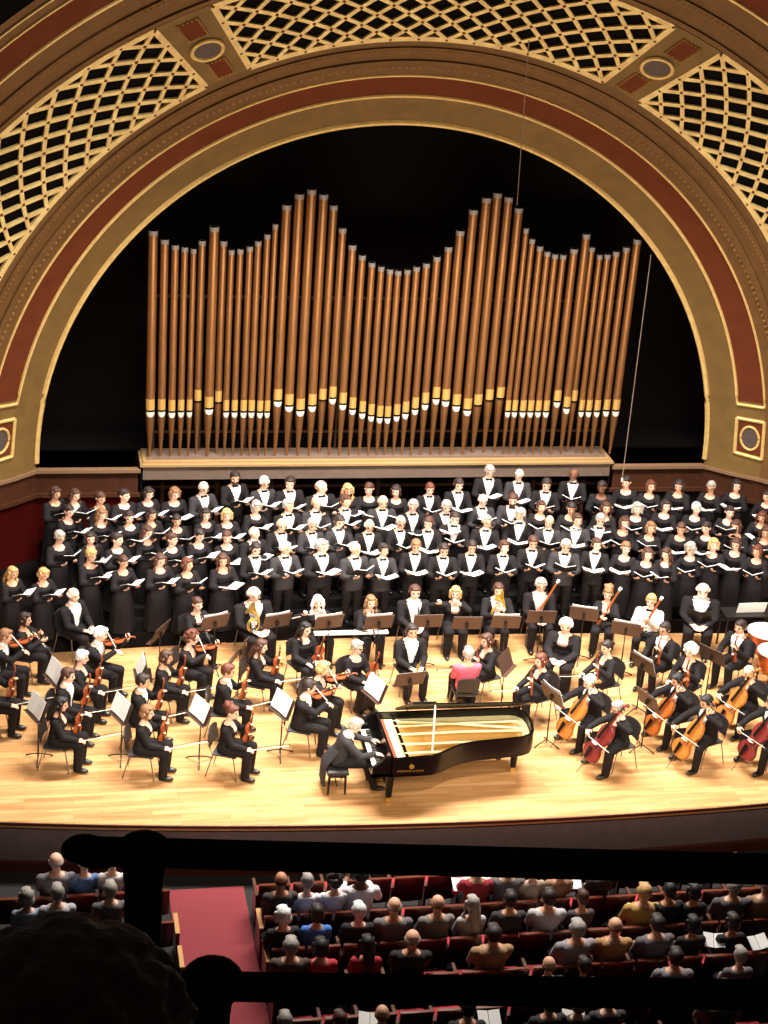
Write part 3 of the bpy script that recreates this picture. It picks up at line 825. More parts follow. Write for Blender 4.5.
for r, lst in rows.items():
    lst.sort(); n = len(lst)
    for i, (x, y, s, hs, hc) in enumerate(lst):
        back = s.endswith('E'); s = s[0]; rr = 'E' if back else r
        key = ('sm' if s == 'm' else 'sw')+str(rnd.choice([1, 1, 2, 3])); tier = TIER[rr]
        hz0 = (PR[key]['F'].hd @ V((0, -.02, .11))).z
        P = at(x, y, z=tier+hz0); yc = rowY(rr, P.x); Y = max(yc-.22, min(yc+.22, P.y)); P = at(x, y, Y=Y)
        sc = max(.90, min(1.10, (P.z-tier)/hz0)); th = math.atan2(.3-P.x, P.y+13)*.9+rnd.uniform(-.12, .12)
        m4, _ = place(key, P, th, sc, tier+.0)
        wide = 1.12+rnd.uniform(-.05, .10)+(.18 if (abs(x-322) < 2 and s == 'm') else 0)
        skin = 'd' if (x, y) in ((573.7, 475), (601.7, 487)) else rnd.choice('pppll')
        k = i if i < n-1-i else n-1-i; side = 'left' if i < n-1-i else 'right'
        what = {'bald': 'balding %s hair' % HN[hc], 'short': 'short %s hair' % HN[hc], 'long': 'long %s hair' % HN[hc], 'bob': '%s bobbed hair' % HN[hc], 'tied': 'tied %s hair' % HN[hc]}[hs]
        lb = 'singer in %s, %s, %s from the %s, %s choir row' % ('tuxedo' if s == 'm' else 'black gown', what, ordn(k), side, nm[r])
        cols = dict(jacket=M['grey']) if s == 'm' and rnd.random() < .4 else None
        person(key, m4, hs, hc, skin, lb, 'choir singers on the risers', cols, glasses=(hc in ('grey', 'white') and rnd.random() < .5), wide=wide, beard='dark' if x == 235 or x == 513 else None)
        F = PR[key]['F']; c = (F.W[0]+F.W[1])/2
        q = rnd.choice([0, 0, 1, 1, 1, 2]); f = empty('music_folder', m4 @ T(c.x, c.y-.13, c.z+.035+.05*q) @ Rz(rnd.uniform(-.25, .25)))
        link('cover', FOLD[q][0], f); link('page_block', FOLD[q][1], f)
        tag(f, 'open black music folder held by the %s singer from the %s, %s choir row' % (ordn(k), side, nm[r]), 'music folder', 'music folders held by the choir')

# ------------------------------------------------------------------ seated players: prototypes
proto('vrm', skeleton('m', True, lean=.08, hands=[(.17, -.36, .93), (-.16, -.40, .66)], palms=[((-.2, -.3, .7), (-.6, -.6, 0)), ((.1, -1, -.1), (.3, 0, -1))], head=(0, .18, 0), curl=.6), 'tails', .0095)
proto('vrw', skeleton('w', True, lean=.08, hands=[(.16, -.33, .88), (-.15, -.38, .64)], palms=[((-.2, -.3, .7), (-.6, -.6, 0)), ((.1, -1, -.1), (.3, 0, -1))], head=(0, .22, 0), curl=.6), 'black', .0095)
VP = dict(lean=.14, palms=[((.3, -.3, .6), (-.6, .4, .3)), ((.3, -.8, -.3), (.3, 0, -1))], curl=.7, hints=[(.4, -.2, -1), (-.9, .1, -.4)])
proto('vpm', skeleton('m', True, hands=[(.33, -.44, 1.02), (-.12, -.46, 1.06)], head=(.35, .3, .15), **VP), 'tails')
proto('vpw', skeleton('w', True, hands=[(.31, -.42, .97), (-.11, -.43, 1.0)], head=(.35, .3, .15), **VP), 'black')
CP = dict(lean=.16, knees=[(.25, -.40, .53), (-.25, -.40, .53)], ankles=[(.24, -.42, .08), (-.26, -.36, .08)], palms=[((-.5, .0, .7), (.2, 1, .2)), ((.6, -.5, -.5), (.2, .4, -1))], curl=.7, hints=[(.9, .2, -.3), (-.9, .2, -.2)])
proto('cem', skeleton('m', True, hands=[(.22, -.30, 1.12), (-.30, -.56, .70)], head=(-.1, .38, .05), **CP), 'tails')
proto('cew', skeleton('w', True, hands=[(.21, -.28, 1.06), (-.28, -.54, .68)], head=(-.1, .38, .05), **CP), 'black')
WP = dict(lean=.05, palms=[((-.3, -.6, .2), (-.8, .3, .2)), ((.3, -.6, .1), (.8, .3, .2))], curl=.7, head=(0, .15, 0), hints=[(.8, .2, -.7), (-.8, .2, -.7)])
proto('wim', skeleton('m', True, hands=[(.05, -.31, .98), (-.05, -.37, .86)], **WP), 'tails'); proto('wiw', skeleton('w', True, hands=[(.05, -.29, .94), (-.05, -.35, .83)], **WP), 'black')
FP = dict(lean=.03, palms=[((-.5, -.3, .4), (0, 1, .1)), ((-.2, -.5, .5), (0, 1, 0))], curl=.8, head=(-.2, .1, 0), hints=[(.8, .2, -.7), (-.9, .3, -.3)])
proto('flw', skeleton('w', True, hands=[(.02, -.24, 1.10), (-.28, -.24, 1.08)], **FP), 'black')
LP = dict(palms=[((-.5, -.8, -.1), (0, 0, -1)), ((.5, -.8, -.1), (0, 0, -1))], curl=.35)
proto('lam', skeleton('m', True, lean=.02, hands=[(.10, -.36, .68), (-.10, -.37, .69)], head=(0, .15, 0), **LP), 'tails')
proto('law', skeleton('w', True, lean=.02, hands=[(.09, -.34, .66), (-.09, -.35, .67)], head=(.1, .15, 0), **LP), 'black')
proto('gow', skeleton('w', True, lean=.05, hands=[(.12, -.33, .68), (-.12, -.35, .68)], head=(.25, .15, 0), **LP), 'gown')
proto('pnm', skeleton('m', True, lean=.30, hands=[(.20, -.55, .80), (-.20, -.55, .80)], palms=[((0, -1, -.12), (0, 0, -1)), ((0, -1, -.12), (0, 0, -1))], head=(.1, .55, 0), curl=.3, seat=.5, hints=[(.8, .5, -.6), (-.8, .5, -.6)], knees=[(.14, -.44, .56), (-.14, -.44, .56)], ankles=[(.13, -.56, .08), (-.13, -.60, .08)]), 'tails', .0085)
proto('aum', skeleton('m', True, lean=-.04, hands=[(.09, -.32, .64), (-.09, -.33, .64)], head=(0, .05, 0), **LP), 'shirt', .013)
proto('auw', skeleton('w', True, lean=-.04, hands=[(.09, -.30, .62), (-.09, -.31, .62)], head=(.2, .1, 0), **LP), 'shirt', .013)
proto('aur', skeleton('m', True, lean=.06, hands=[(.15, -.36, .86), (-.15, -.36, .86)], palms=UPH, head=(0, .45, 0), curl=.5), 'shirt', .013)

# ------------------------------------------------------------------ things of the orchestra: prototypes as sets of part meshes
def inst(name, parts, M4, label, cat, group=None, mats=None):
    r = empty(name, M4)
    for n, me, sub in parts:
        o = link(n, me, r)
        if mats and n in mats: setmat(o, mats[n])
        for sn, sm in sub: link(sn, sm, o)
    return tag(r, label, cat, group)
def chair_parts():
    P = []; mb = MB(); mb.loft([[V((x, y, z)) for x, y in ((-w, -.24), (w, -.24), (w*1.02, .17), (-w*1.02, .17))] for z, w in ((.435, .20), (.45, .225), (.472, .225), (.48, .205))]); P.append(('seat', mb.mesh('chair_seat', M['chairblk']), []))
    mb = MB(); rg = []
    for i in range(9):
        a = -.5+i/8; yy = .21+.03*(1-(a*2)**2); rg.append([V((a*.43, yy+.05, .87-.05*(a*2)**4)), V((a*.43, yy+.03, .87-.05*(a*2)**4)), V((a*.43, yy-.01, .56)), V((a*.43, yy+.012, .56))])
    mb.loft(rg); P.append(('backrest', mb.mesh('chair_back', M['chairblk']), []))
    for s in (1, -1):
        mb = MB(); mb.tube([(s*.205, -.20, .44), (s*.225, -.27, .01)], .011, 6); P.append(('leg', mb.mesh('chair_leg', M['chrome']), []))
        mb = MB(); mb.tube([(s*.205, .25, .62), (s*.205, .16, .44), (s*.225, .27, .01)], .011, 6); P.append(('leg', mb.mesh('chair_leg', M['chrome']), []))
    mb = MB(); mb.tube([(-.2, -.18, .42), (.2, -.18, .42)], .009, 5); mb.tube([(-.2, .14, .42), (.2, .14, .42)], .009, 5); P.append(('seat_frame', mb.mesh('chair_frame', M['chrome']), []))
    return P
CHAIR = chair_parts()
def stand_parts():
    R = Matrix.Rotation(-math.radians(68), 3, 'X'); mb = MB()
    mb.box((0, 0, 1.07), (.58, .012, .37), Matrix.Rotation(math.radians(22), 3, 'X')); mb.box((0, .10, .905), (.58, .085, .012)); P = [('desk', mb.mesh('stand_desk', M['standface'], False), [])]
    mb = MB(); mb.tube([(0, .01, .06), (0, .0, .6)], .014, 8); mb.tube([(0, 0, .6), (0, -.0, 1.02)], .010, 8); mb.box((0, -.025, 1.03), (.05, .05, .09)); P.append(('pole', mb.mesh('stand_pole', M['darkmetal']), []))
    for k in range(3):
        a = k*2*PI/3+.5; mb = MB(); mb.tube([(0, 0, .13), (math.cos(a)*.16, math.sin(a)*.16, .07), (math.cos(a)*.27, math.sin(a)*.27, .012)], [.011, .011, .014], 6); P.append(('leg', mb.mesh('stand_leg', M['darkmetal']), []))
    return P
STAND = stand_parts()
def sheet_mesh():
    mb = MB(); R = Matrix.Rotation(math.radians(22), 3, 'X')
    for s in (1, -1): mb.box(V((s*.128, .024, 1.11)), (.25, .006, .35), R @ Matrix.Rotation(s*.07, 3, 'Z'))
    return mb.mesh('sheet_music', M['paper'], False)
SHEET = sheet_mesh()
VO = [(0, .0), (.015, .045), (.06, .082), (.14, .1), (.22, .103), (.30, .09), (.38, .066), (.46, .056), (.54, .060), (.61, .074), (.70, .082), (.80, .080), (.89, .065), (.95, .045), (1, .0)]
def violin_parts(L, name, depth=.085, wood='violin'):
    """origin at the lower end of the body, +Z to the scroll, face to -Y; L body length"""
    mb = MB(); f = L/1.0; rg = []; k = L/.36*1.0
    for t, w in VO:
        w = max(w, .012)*k*1.0; z = t*L; h = depth*L; e = .02*L
        rg.append([V((x*w, y, z)) for x, y in ((-1, h*.35), (-.5, h*.55), (0, h*.62), (.5, h*.55), (1, h*.35), (1, -h*.35), (.5, -h*.62), (0, -h*.75), (-.5, -h*.62), (-1, -h*.35))])
    mb.loft(rg); body = mb.mesh(name+'_body', M[wood])
    d = depth*L
    mb = MB(); mb.box((0, -d*1.25, L*.95), (.062*L, .03*L, L*.72)); fb = mb.mesh(name+'_fingerboard', M['ebony'], False)
    mb = MB(); mb.tube([(0, -d*.8, L*.96), (0, -d*.9, L*1.36)], [.045*L, .035*L], 8); mb.tube([(0, -d*.9, L*1.34), (0, -d*.8, L*1.52), (0, -d*.3, L*1.60), (0, d*.1, L*1.56)], [.034*L, .032*L, .03*L, .03*L], 8)
    mb.ell((0, -d*.1, L*1.575), (.05*L, .045*L, .045*L)); nk = mb.mesh(name+'_neck', M[wood])
    mb = MB()
    for i, s in enumerate((1, -1, 1, -1)): mb.tube([(0, -d*.7, L*(1.40+.04*i)), (s*.10*L, -d*.7, L*(1.40+.04*i))], .012*L, 5)
    pg = mb.mesh(name+'_pegs', M['ebony'])
    mb = MB(); mb.box((0, -d*1.15, L*.44), (.12*L, .012*L+.001, d*.0+.02*L)); mb.box((0, -d*1.1, L*.44), (.12*L, d*.9, .008*L)); br = mb.mesh(name+'_bridge', M['ivory'], False)
    mb = MB(); mb.loft([[V((-.03*L, -d*1.05, L*.04)), V((.03*L, -d*1.05, L*.04)), V((.055*L, -d*1.25, L*.33)), V((-.055*L, -d*1.25, L*.33))], [V((-.03*L, -d*.85, L*.04)), V((.03*L, -d*.85, L*.04)), V((.055*L, -d*1.05, L*.33)), V((-.055*L, -d*1.05, L*.33))]]); tp = mb.mesh(name+'_tail', M['ebony'], False)
    mb = MB()
    for s in (1, -1): mb.tube([(s*.17*L*.9, -d*.78, L*.36), (s*.12*L, -d*.80, L*.44), (s*.15*L, -d*.78, L*.55)], .012*L, 4)
    fh = mb.mesh(name+'_fholes', M['ebony'])
    return [('body', body, [('sound_hole', fh)]), ('neck', nk, [('peg', pg)]), ('fingerboard', fb, []), ('bridge', br, []), ('tailpiece', tp, [])]
VIO = violin_parts(.37, 'violin'); CEL = violin_parts(.78, 'cello', .11, 'cello_o')
mb = MB(); mb.tube([(0, 0, -.38), (0, 0, .02)], .007, 6); CEL.append(('endpin', mb.mesh('endpin', M['chrome']), []))
def bow_parts(L):
    mb = MB(); mb.tube([(0, 0, 0), (0, .012, L*.5), (0, 0, L)], [.006, .005, .004], 6); mb.box((0, -.02, L-.005), (.006, .045, .02)); st = mb.mesh('bow_stick', M['wood_d'])
    mb = MB(); mb.box((0, -.016, .05), (.012, .03, .05)); fr = mb.mesh('bow_frog', M['ebony'], False)
    mb = MB(); mb.box((0, -.03, L/2+.02), (.014, .006, L-.05)); hr = mb.mesh('bow_hair', M['horsehair'], False)
    return [('stick', st, []), ('frog', fr, []), ('hair_ribbon', hr, [])]
BOW = bow_parts(.74)
def orient(o, zd, face):
    z = V(zd).normalized(); y = -V(face); y = (y-z*y.dot(z)).normalized(); x = y.cross(z)
    return Matrix(((x.x, y.x, z.x, o[0]), (x.y, y.y, z.y, o[1]), (x.z, y.z, z.z, o[2]), (0, 0, 0, 1)))
def wind_parts():
    mb = MB(); mb.tube([(0, 0, 0), (0, 0, .08), (0, 0, .5), (0, 0, .58), (0, 0, .65)], [.006, .014, .016, .02, .036], 10); b = mb.mesh('clarinet', M['ebony']); mb = MB()
    for i in range(9): mb.ell((.0, -.017, .15+i*.045), (.011, .008, .011), None, 6, 4)
    mb.tube([(.018, 0, .12), (.018, 0, .5)], .004, 5); return [('body', b, []), ('key_work', mb.mesh('keys', M['silver']), [])]
WIND = wind_parts()
def flute_parts():
    mb = MB(); mb.tube([(0, 0, 0), (0, 0, .66)], .011, 8); b = mb.mesh('flute', M['silver']); mb = MB(); mb.ell((0, -.008, .07), (.014, .01, .02)); mb.tube([(.014, 0, .25), (.014, 0, .6)], .006, 5); return [('body', b, []), ('key_work', mb.mesh('keys', M['silver']), [])]
FLUTE = flute_parts()
def bassoon_parts():
    mb = MB(); mb.tube([(0, 0, 0), (0, 0, .5)], [.034, .03], 10); mb.tube([(.012, 0, .48), (.012, 0, 1.24)], [.026, .020], 10); b = mb.mesh('bassoon', M['cello_b'])
    mb = MB(); mb.tube([(.012, 0, 1.24), (.012, 0, 1.30)], [.028, .032], 10); t = mb.mesh('bell_ring', M['ivory']); mb = MB(); mb.tube([(-.02, 0, .48), (-.03, .05, .62), (-.02, .16, .66), (0, .26, .62)], .005, 6); return [('body', b, []), ('bell_ring', t, []), ('crook', mb.mesh('crook', M['silver']), [])]
BASS = bassoon_parts()
def horn_parts():
    mb = MB()
    for r, zz in ((.13, 0), (.11, .02)): mb.tube([(math.cos(a)*r, math.sin(a)*r, zz) for a in [2*PI*i/20 for i in range(21)]], .012, 6)
    mb.tube([(-.13, 0, 0), (-.14, -.1, -.01), (-.1, -.2, -.03)], [.014, .02, .03], 8); co = mb.mesh('horn_coil', M['brass'])
    mb = MB(); mb.tube([(-.1, -.2, -.03), (-.05, -.28, -.05), (.0, -.33, -.07)], [.03, .07, .145], 14); bl = mb.mesh('horn_bell', M['brass']); mb = MB()
    for i in range(3): mb.tube([(-.03+.03*i, -.05, 0), (-.03+.03*i, .05, 0)], .012, 6)
    return [('coil', co, []), ('bell', bl, []), ('valve', mb.mesh('valves', M['silver']), [])]
HORN = horn_parts()
def trumpet_parts():
    mb = MB(); mb.tube([(0, 0, 0), (0, 0, .3), (0, 0, .42), (0, 0, .48)], [.007, .008, .02, .06], 10); mb.tube([(0, .03, .1), (0, .05, .2), (0, .03, .32), (0, 0, .34)], .007, 6); b = mb.mesh('trumpet', M['brass']); mb = MB()
    for i in range(3): mb.tube([(0, -.05, .16+.03*i), (0, .06, .16+.03*i)], .010, 6)
    return [('tube', b, []), ('valve', mb.mesh('valves', M['brass']), [])]
TRP = trumpet_parts()
G1 = 'orchestra players on stage'; GC = 'black chairs of the orchestra'; GV = 'violins and violas of the orchestra'; GB = 'bows of the string players'; GS = 'music stands on the stage'; GP = 'sheets of music on the stands'
COND = V((.43, -6.9, 0))
PL = [ # x, y, pose, hair, colour, facing(None = conductor), wide, cello colour, short description (unique)
(26, 619, 'wiw', 'bob', 'dark', 1.25, 1, None, 'dark-haired clarinettist in black by the blond singers', 'l'),
(74, 595, 'lam', 'bald', 'white', .75, 1.1, None, 'bald player in open tailcoat sitting behind the violins', 'p'),
(101, 634, 'vpm', 'short', 'white', 1.1, 1.05, None, 'white-haired violinist in white tie', 'p'),
(6, 636, 'vpm', 'short', 'sandy', 1.3, 1, None, 'sandy-haired violinist at the left edge', 'l'),
(83, 657, 'vrw', 'short', 'white', 1.25, 1, None, 'white-haired woman with violin on her knee', 'p'),
(69, 675, 'vrm', 'short', 'brown', 1.2, 1, None, 'young dark-haired violinist with white shirt front', 'p'),
(62, 704, 'vrw', 'long', 'black', 1.3, 1, None, 'long black-haired violinist at the stage front', 'l'),
(144, 681, 'vrm', 'short', 'dark', 1.35, 1, None, 'dark-haired male violinist behind the brown bob', 'l'),
(148, 712, 'vrw', 'bob', 'sandy', 1.3, 1, None, 'violinist with a brown bob and black dress', 'p'),
(167, 657, 'vrw', 'bob', 'brown', 1.25, 1, None, 'violinist with brown hair and white cuffs, legs outstretched', 'l'),
(198, 604, 'wiw', 'tied', 'brown', .5, 1, None, 'oboist with tied brown hair beside the choir', 'p'),
(193, 638, 'vpw', 'curly', 'auburn', 1.0, 1, None, 'curly auburn violinist lifting her bow', 'p'),
(229, 671, 'vrm', 'short', 'auburn', 1.35, 1, None, 'auburn-haired violinist behind a white music page', 'l'),
(233, 712, 'vrw', 'updo', 'auburn', 1.15, 1, None, 'violinist with curly pinned-up hair near the pianist', 'p'),
(262, 646, 'vrw', 'long', 'brown', 1.15, 1, None, 'violinist with long brown hair, trousers outstretched', 'p'),
(254, 594, 'lam', 'bald', 'grey', .25, 1.35, None, 'stout bald player in white waistcoat and glasses', 'p'),
(306, 629, 'gow', 'long', 'black', .35, 1, None, 'black-haired violist in scoop-neck black dress', 'p'),
(318, 602, 'flw', 'long', 'white', .2, 1, None, 'white-blond flautist behind the wind stands', 'p'),
(358, 647, 'gow', 'short', 'grey', .55, 1, None, 'grey-haired violist in V-neck black dress', 'p'),
(310, 687, 'vpm', 'short', 'dark', 1.2, 1, None, 'dark-haired violinist bowing beside the pianist', 'l'),
(324, 668, 'vpw', 'bob', 'blond', 1.0, 1, None, 'blond violinist bowing behind the pianist', 'p'),
(371, 602, 'wiw', 'long', 'sandy', .1, 1, None, 'long sandy-haired oboist in the wind row', 'p'),
(415, 592, 'lam', 'short', 'brown', 0, 1.15, None, 'broad clarinettist in white waistcoat in the wind row', 'p'),
(455.5, 593, 'flw', 'bob', 'blond', -.05, 1.05, None, 'blond player raising her hands to her mouth', 'p'),
(498.5, 590, 'wim', 'short', 'brown', -.1, 1.05, None, 'brown-haired horn player in the wind row', 'p'),
(541, 585, 'lam', 'short', 'grey', -.1, 1.15, None, 'grey-haired bassoonist in glasses in the wind row', 'p'),
(412, 631, 'lam', 'short', 'dark', .15, 1.1, None, 'player in white waistcoat alone before the wind stands', 'l'),
(486, 640, 'vrw', 'bob', 'brown', -1.2, 1, None, 'brown-haired violist just behind the pink shirt', 'p'),
(566, 625, 'law', 'short', 'white', -.5, 1.35, None, 'stout white-haired player in loose dark sweater', 'p'),
(540, 660, 'vrw', 'bob', 'auburn', -1.2, 1, None, 'auburn-haired violist behind the piano tail', 'p'),
(608, 594, 'wiw', 'updo', 'sandy', -.4, 1, None, 'bassoonist with pinned-up sandy hair', 'p'),
(651, 601, 'wim', 'short', 'blond', -.5, 1, None, 'blond bassoonist in white shirt', 'p'),
(703, 590, 'lam', 'bald', 'white', -.35, 1.35, None, 'big white-bearded player resting beside the drums', 'p'),
(664, 629, 'vrm', 'short', 'dark', -1.0, 1, None, 'dark-haired violist with glasses behind the cellos', 'l'),
(690, 651, 'vrw', 'curly', 'white', -.9, 1, None, 'violist with curly white hair', 'p'),
(740, 627, 'vrm', 'short', 'dark', -1.0, 1.05, None, 'dark-haired player with white shirt by the drums', 'l'),
(606, 647, 'vrw', 'tied', 'dark', -1.25, 1, None, 'violist with dark tied hair beside the cellos', 'p'),
(589, 682, 'cem', 'short', 'white', -1.2, 1, 'cello_o', 'white-haired cellist near the piano tail', 'p'),
(617.5, 708, 'cew', 'short', 'grey', -1.25, 1, 'cello_r', 'grey-haired cellist in front with the red cello', 'p'),
(677, 680, 'cem', 'short', 'black', -1.25, 1, 'cello_b', 'black-haired cellist in the middle', 'l'),
(706, 702, 'cem', 'short', 'black', -1.2, 1, 'cello_o', 'dark-haired cellist on the front chair', 'l'),
(748, 672, 'cew', 'bald', 'blond', -1.15, 1, 'cello_o', 'fair cellist near the right edge', 'p'),
(772, 704, 'cem', 'short', 'dark', -1.2, 1, 'cello_r', 'cellist cut by the right edge with red cello', 'l'),
(-6, 668, 'vrm', 'short', 'dark', 1.3, 1, None, 'violinist cut by the left edge', 'l'),
]
used = {}
for (x, y, key, hs, hc, th, wide, cc, desc, skin) in PL:
    F = PR[key]['F']; hz = (F.hd @ V((0, -.02, .11))).z; P = at(x, y, z=hz*1.04); m4, _ = place(key, P, th, 1.04, 0); wide *= 1.1
    tie = 'bow_tie'; cols = {'bow_tie': M['white']} if PR[key]['outfit'] == 'tails' else None
    if x == 651: cols = dict(jacket=M['white'], bow_tie=M['blk'])
    art = 'player' not in desc
    person(key, m4, hs, hc, skin, desc+', seated on the stage', G1, cols, glasses=('glasses' in desc or hc == 'grey'), beard='white' if 'bearded' in desc else None, wide=wide)
    inst('orchestra_chair', CHAIR, m4, 'black chair under the '+desc, 'chair', GC)
    k = F.k
    if key in ('vrm', 'vrw'):
        inst('violin', VIO, m4 @ orient((.125*k, -.345*k, .655*k), (.10, -.10, 1), (-.5, -1, .15)), 'violin of the '+desc, 'violin', GV)
        inst('violin_bow', BOW, m4 @ orient((-.13*k, -.44*k, .665*k), (.12, -1, .28), (0, .3, -1)), 'bow of the '+desc, 'bow', GB)
    elif key in ('vpm', 'vpw', 'gow'):
        if key == 'gow':
            inst('viola', VIO, m4 @ orient((.12, -.34, .64), (.12, -.18, 1), (-.4, -1, .2)), 'viola of the '+desc, 'viola', GV)
        else:
            inst('violin', VIO, m4 @ orient((.05*k, -.20*k, 1.055*k), (.62, -.62, .02), (0, 0, 1)), 'violin of the '+desc, 'violin', GV)
            inst('violin_bow', BOW, m4 @ orient((-.12*k, -.53*k, 1.10*k), (.70, .62, .10), (0, 0, -1)), 'bow of the '+desc, 'bow', GB)
    elif key in ('cem', 'cew'):
        inst('cello', CEL, m4 @ orient((-.03, -.66, .27), (.22, .46, .92), (-.1, -1, .45)), 'cello of the '+desc, 'cello', 'cellos of the orchestra', dict(body=M[cc], neck=M[cc]))
        inst('cello_bow', BOW, m4 @ orient((-.30*k, -.62*k, .67*k), (1, -.06, .06), (0, .6, -.3)), 'bow of the '+desc, 'bow', GB)
    elif 'bassoonist' in desc:
        inst('bassoon', BASS, m4 @ orient((-.20, -.22, .38), (.36, -.22, 1), (0, -1, .2)), 'bassoon of the '+desc, 'bassoon')
    elif key in ('wim', 'wiw') and 'horn' not in desc:
        nmw = 'clarinet' if 'clar' in desc else 'oboe'
        inst(nmw, WIND, m4 @ orient((0, -.15*k, 1.15*k), (0, -.62, -.78), (0, -1, .6)), nmw+' of the '+desc, nmw)
    elif key == 'flw' and 'flaut' in desc:
        inst('flute', FLUTE, m4 @ orient((.07, -.16, 1.135*k), (-1, -.12, -.04), (0, .2, 1)), 'flute of the '+desc, 'flute')
    elif 'horn' in desc:
        inst('french_horn', HORN, m4 @ orient((-.02, -.36, .90), (0, -1, .2), (0, .2, 1)), 'brass horn of the '+desc, 'horn')
    elif x == 254: inst('french_horn', HORN, m4 @ orient((-.14, -.44, .80), (.2, -1, .3), (0, .2, 1)), 'brass horn of the '+desc, 'horn')
    elif x == 415: inst('clarinet', WIND, m4 @ orient((.02, -.36, 1.12), (0, -.3, -.9), (0, -1, .2)), 'clarinet of the '+desc, 'clarinet')
    elif x == 412: inst('trumpet', TRP, m4 @ orient((.1, -.36, .76), (-.5, -.7, -.1), (0, .2, 1)), 'trumpet of the '+desc, 'trumpet')
    elif x == 703:
        f = inst('music_folder', [('cover', FOLD[2][0], []), ('page_block', FOLD[2][1], [])], m4 @ T(0, -.40, .80) @ Rx(-.5), 'dark folder on the lap of the '+desc, 'music folder')
# the pianist and the person in pink
P = at(351, 714, z=1.16); F = PR['pnm']['F']; hz = (F.hd @ V((0, -.02, .11))).z; P = at(352, 716, z=hz); P.y = -9.28; th = PI/2-.05
PM, _ = place('pnm', P, th, 1.0, 0)
pi = person('pnm', PM, 'short', 'grey', 'p', 'pianist in a long-tailed black coat bent over the keyboard of the grand piano', None, {'bow_tie': M['white'], 'jacket': M['grey']}, wide=1.15)
mb = MB(); rg = []
for i in range(9):
    t = i/8; z = .84-.68*t; yy = (.02+.22*min(1, t*2.2)) if t < .46 else .24+.02*(t-.46); rg.append([V((x*(.16+.07*t), yy-(.05 if abs(x) > .8 else 0)*(1-t*.4), z)) for x in (-1, -.5, 0, .5, 1)]+[V((x*(.16+.07*t), yy+.02-(.05 if abs(x) > .8 else 0)*(1-t*.4), z)) for x in (1, .5, 0, -.5, -1)])
mb.loft(rg); mb.obj('coat_tail', M['grey'], pi)
# bench
bn = empty('piano_bench', PM @ T(0, .02, 0)); mb = MB(); mb.loft([[V((x*w, y*d, z)) for x, y in ((-1, -1), (1, -1), (1, 1), (-1, 1))] for z, w, d in ((.40, .29, .18), (.42, .31, .19), (.46, .31, .19), (.485, .28, .16))]); mb.obj('seat', M['chairblk'], bn)
mb = MB(); mb.box((0, 0, .375), (.56, .32, .05)); mb.obj('seat_frame', M['piano'], bn, False)
for s in (1, -1):
    for q in (1, -1): mb = MB(); mb.tube([(s*.25, q*.14, .36), (s*.26, q*.15, 0)], [.024, .017], 8); mb.obj('leg', M['piano'], bn)
mb = MB(); mb.box((0, 0, .16), (.50, .02, .02)); mb.obj('stretcher', M['piano'], bn, False)
tag(bn, 'black padded piano bench under the pianist', 'bench')
P = at(468, 655, z=1.22); m4, _ = place('aum', P, PI+.0, 1.0, 0)
person('aum', m4, 'short', 'grey', 'l', 'person in pink shirt seated with back to the hall behind the piano', None, dict(top=cloth((206, 92, 112)), trousers=M['blk']), wide=1.12)
inst('orchestra_chair', CHAIR, m4, 'black chair under the person in the pink shirt', 'chair', GC)

# music stands: desk centre pixel, facing, short place, sheets
ST = [(215, 622, .35, 'in front of the tied-hair oboist', 1), (277, 621, .3, 'just right of the stout bald player', 1), (329, 622, .2, 'below the white-blond flautist', 1), (379, 622, .1, 'below the long sandy-haired oboist', 1),
(428, 621, 0, 'right of the broad clarinettist', 0), (467, 623, -.05, 'below the blond player with raised hands', 0), (506, 622, -.1, 'below the brown-haired horn player', 1), (541.5, 617, -.1, 'below the grey-haired bassoonist', 0), (584, 614, -.35, 'left of the bassoonist with pinned-up hair', 1), (626, 629, -.4, 'between the two bassoonists', 1),
(410, 679, .15, 'before the player sitting alone', 0), (38, 707, 2.0, 'in front of the young dark-haired violinist', 1), (122, 708, 2.0, 'between the black-haired and bobbed violinists', 1), (56, 672, 1.95, 'behind the long black-haired violinist', 1), (142, 668, 1.6, 'above the dark-haired male violinist', 1), (201, 710, 2.0, 'between the bobbed and curly-haired violinists', 1),
(283, 704, 2.0, 'left of the dark-haired violinist near the piano', 1), (240, 650, 1.1, 'behind the auburn-haired violinist', 0), (376, 688, 1.95, 'right behind the pianist', 1), (552, 695, -1.2, 'right of the piano tail', 1), (643, 664, -1.1, 'between the violists and the cellos', 1), (712, 655, -1.0, 'left of the player by the drums', 0), (648, 700, -1.2, 'between the two middle cellos', 0), (160, 632, 1.0, 'beside the white-haired violinist in white tie', 0)]
for x, y, th, lb, sh in ST:
    P = at(x, y, z=1.07); m4 = T(P.x, P.y, 0) @ Rz(th)
    inst('music_stand', STAND, m4, 'black music stand '+lb, 'music stand', GS)
    if sh: tag(link('sheet_music', SHEET, None, m4), 'white open music on the stand '+lb, 'sheet music', GP)
# the conductor's desk behind the piano lid
P = at(505, 665, z=1.0); inst('music_stand', STAND, T(P.x, P.y, 0) @ Rz(-2.2), 'music stand with brown desk beside the person in pink', 'music stand', GS)

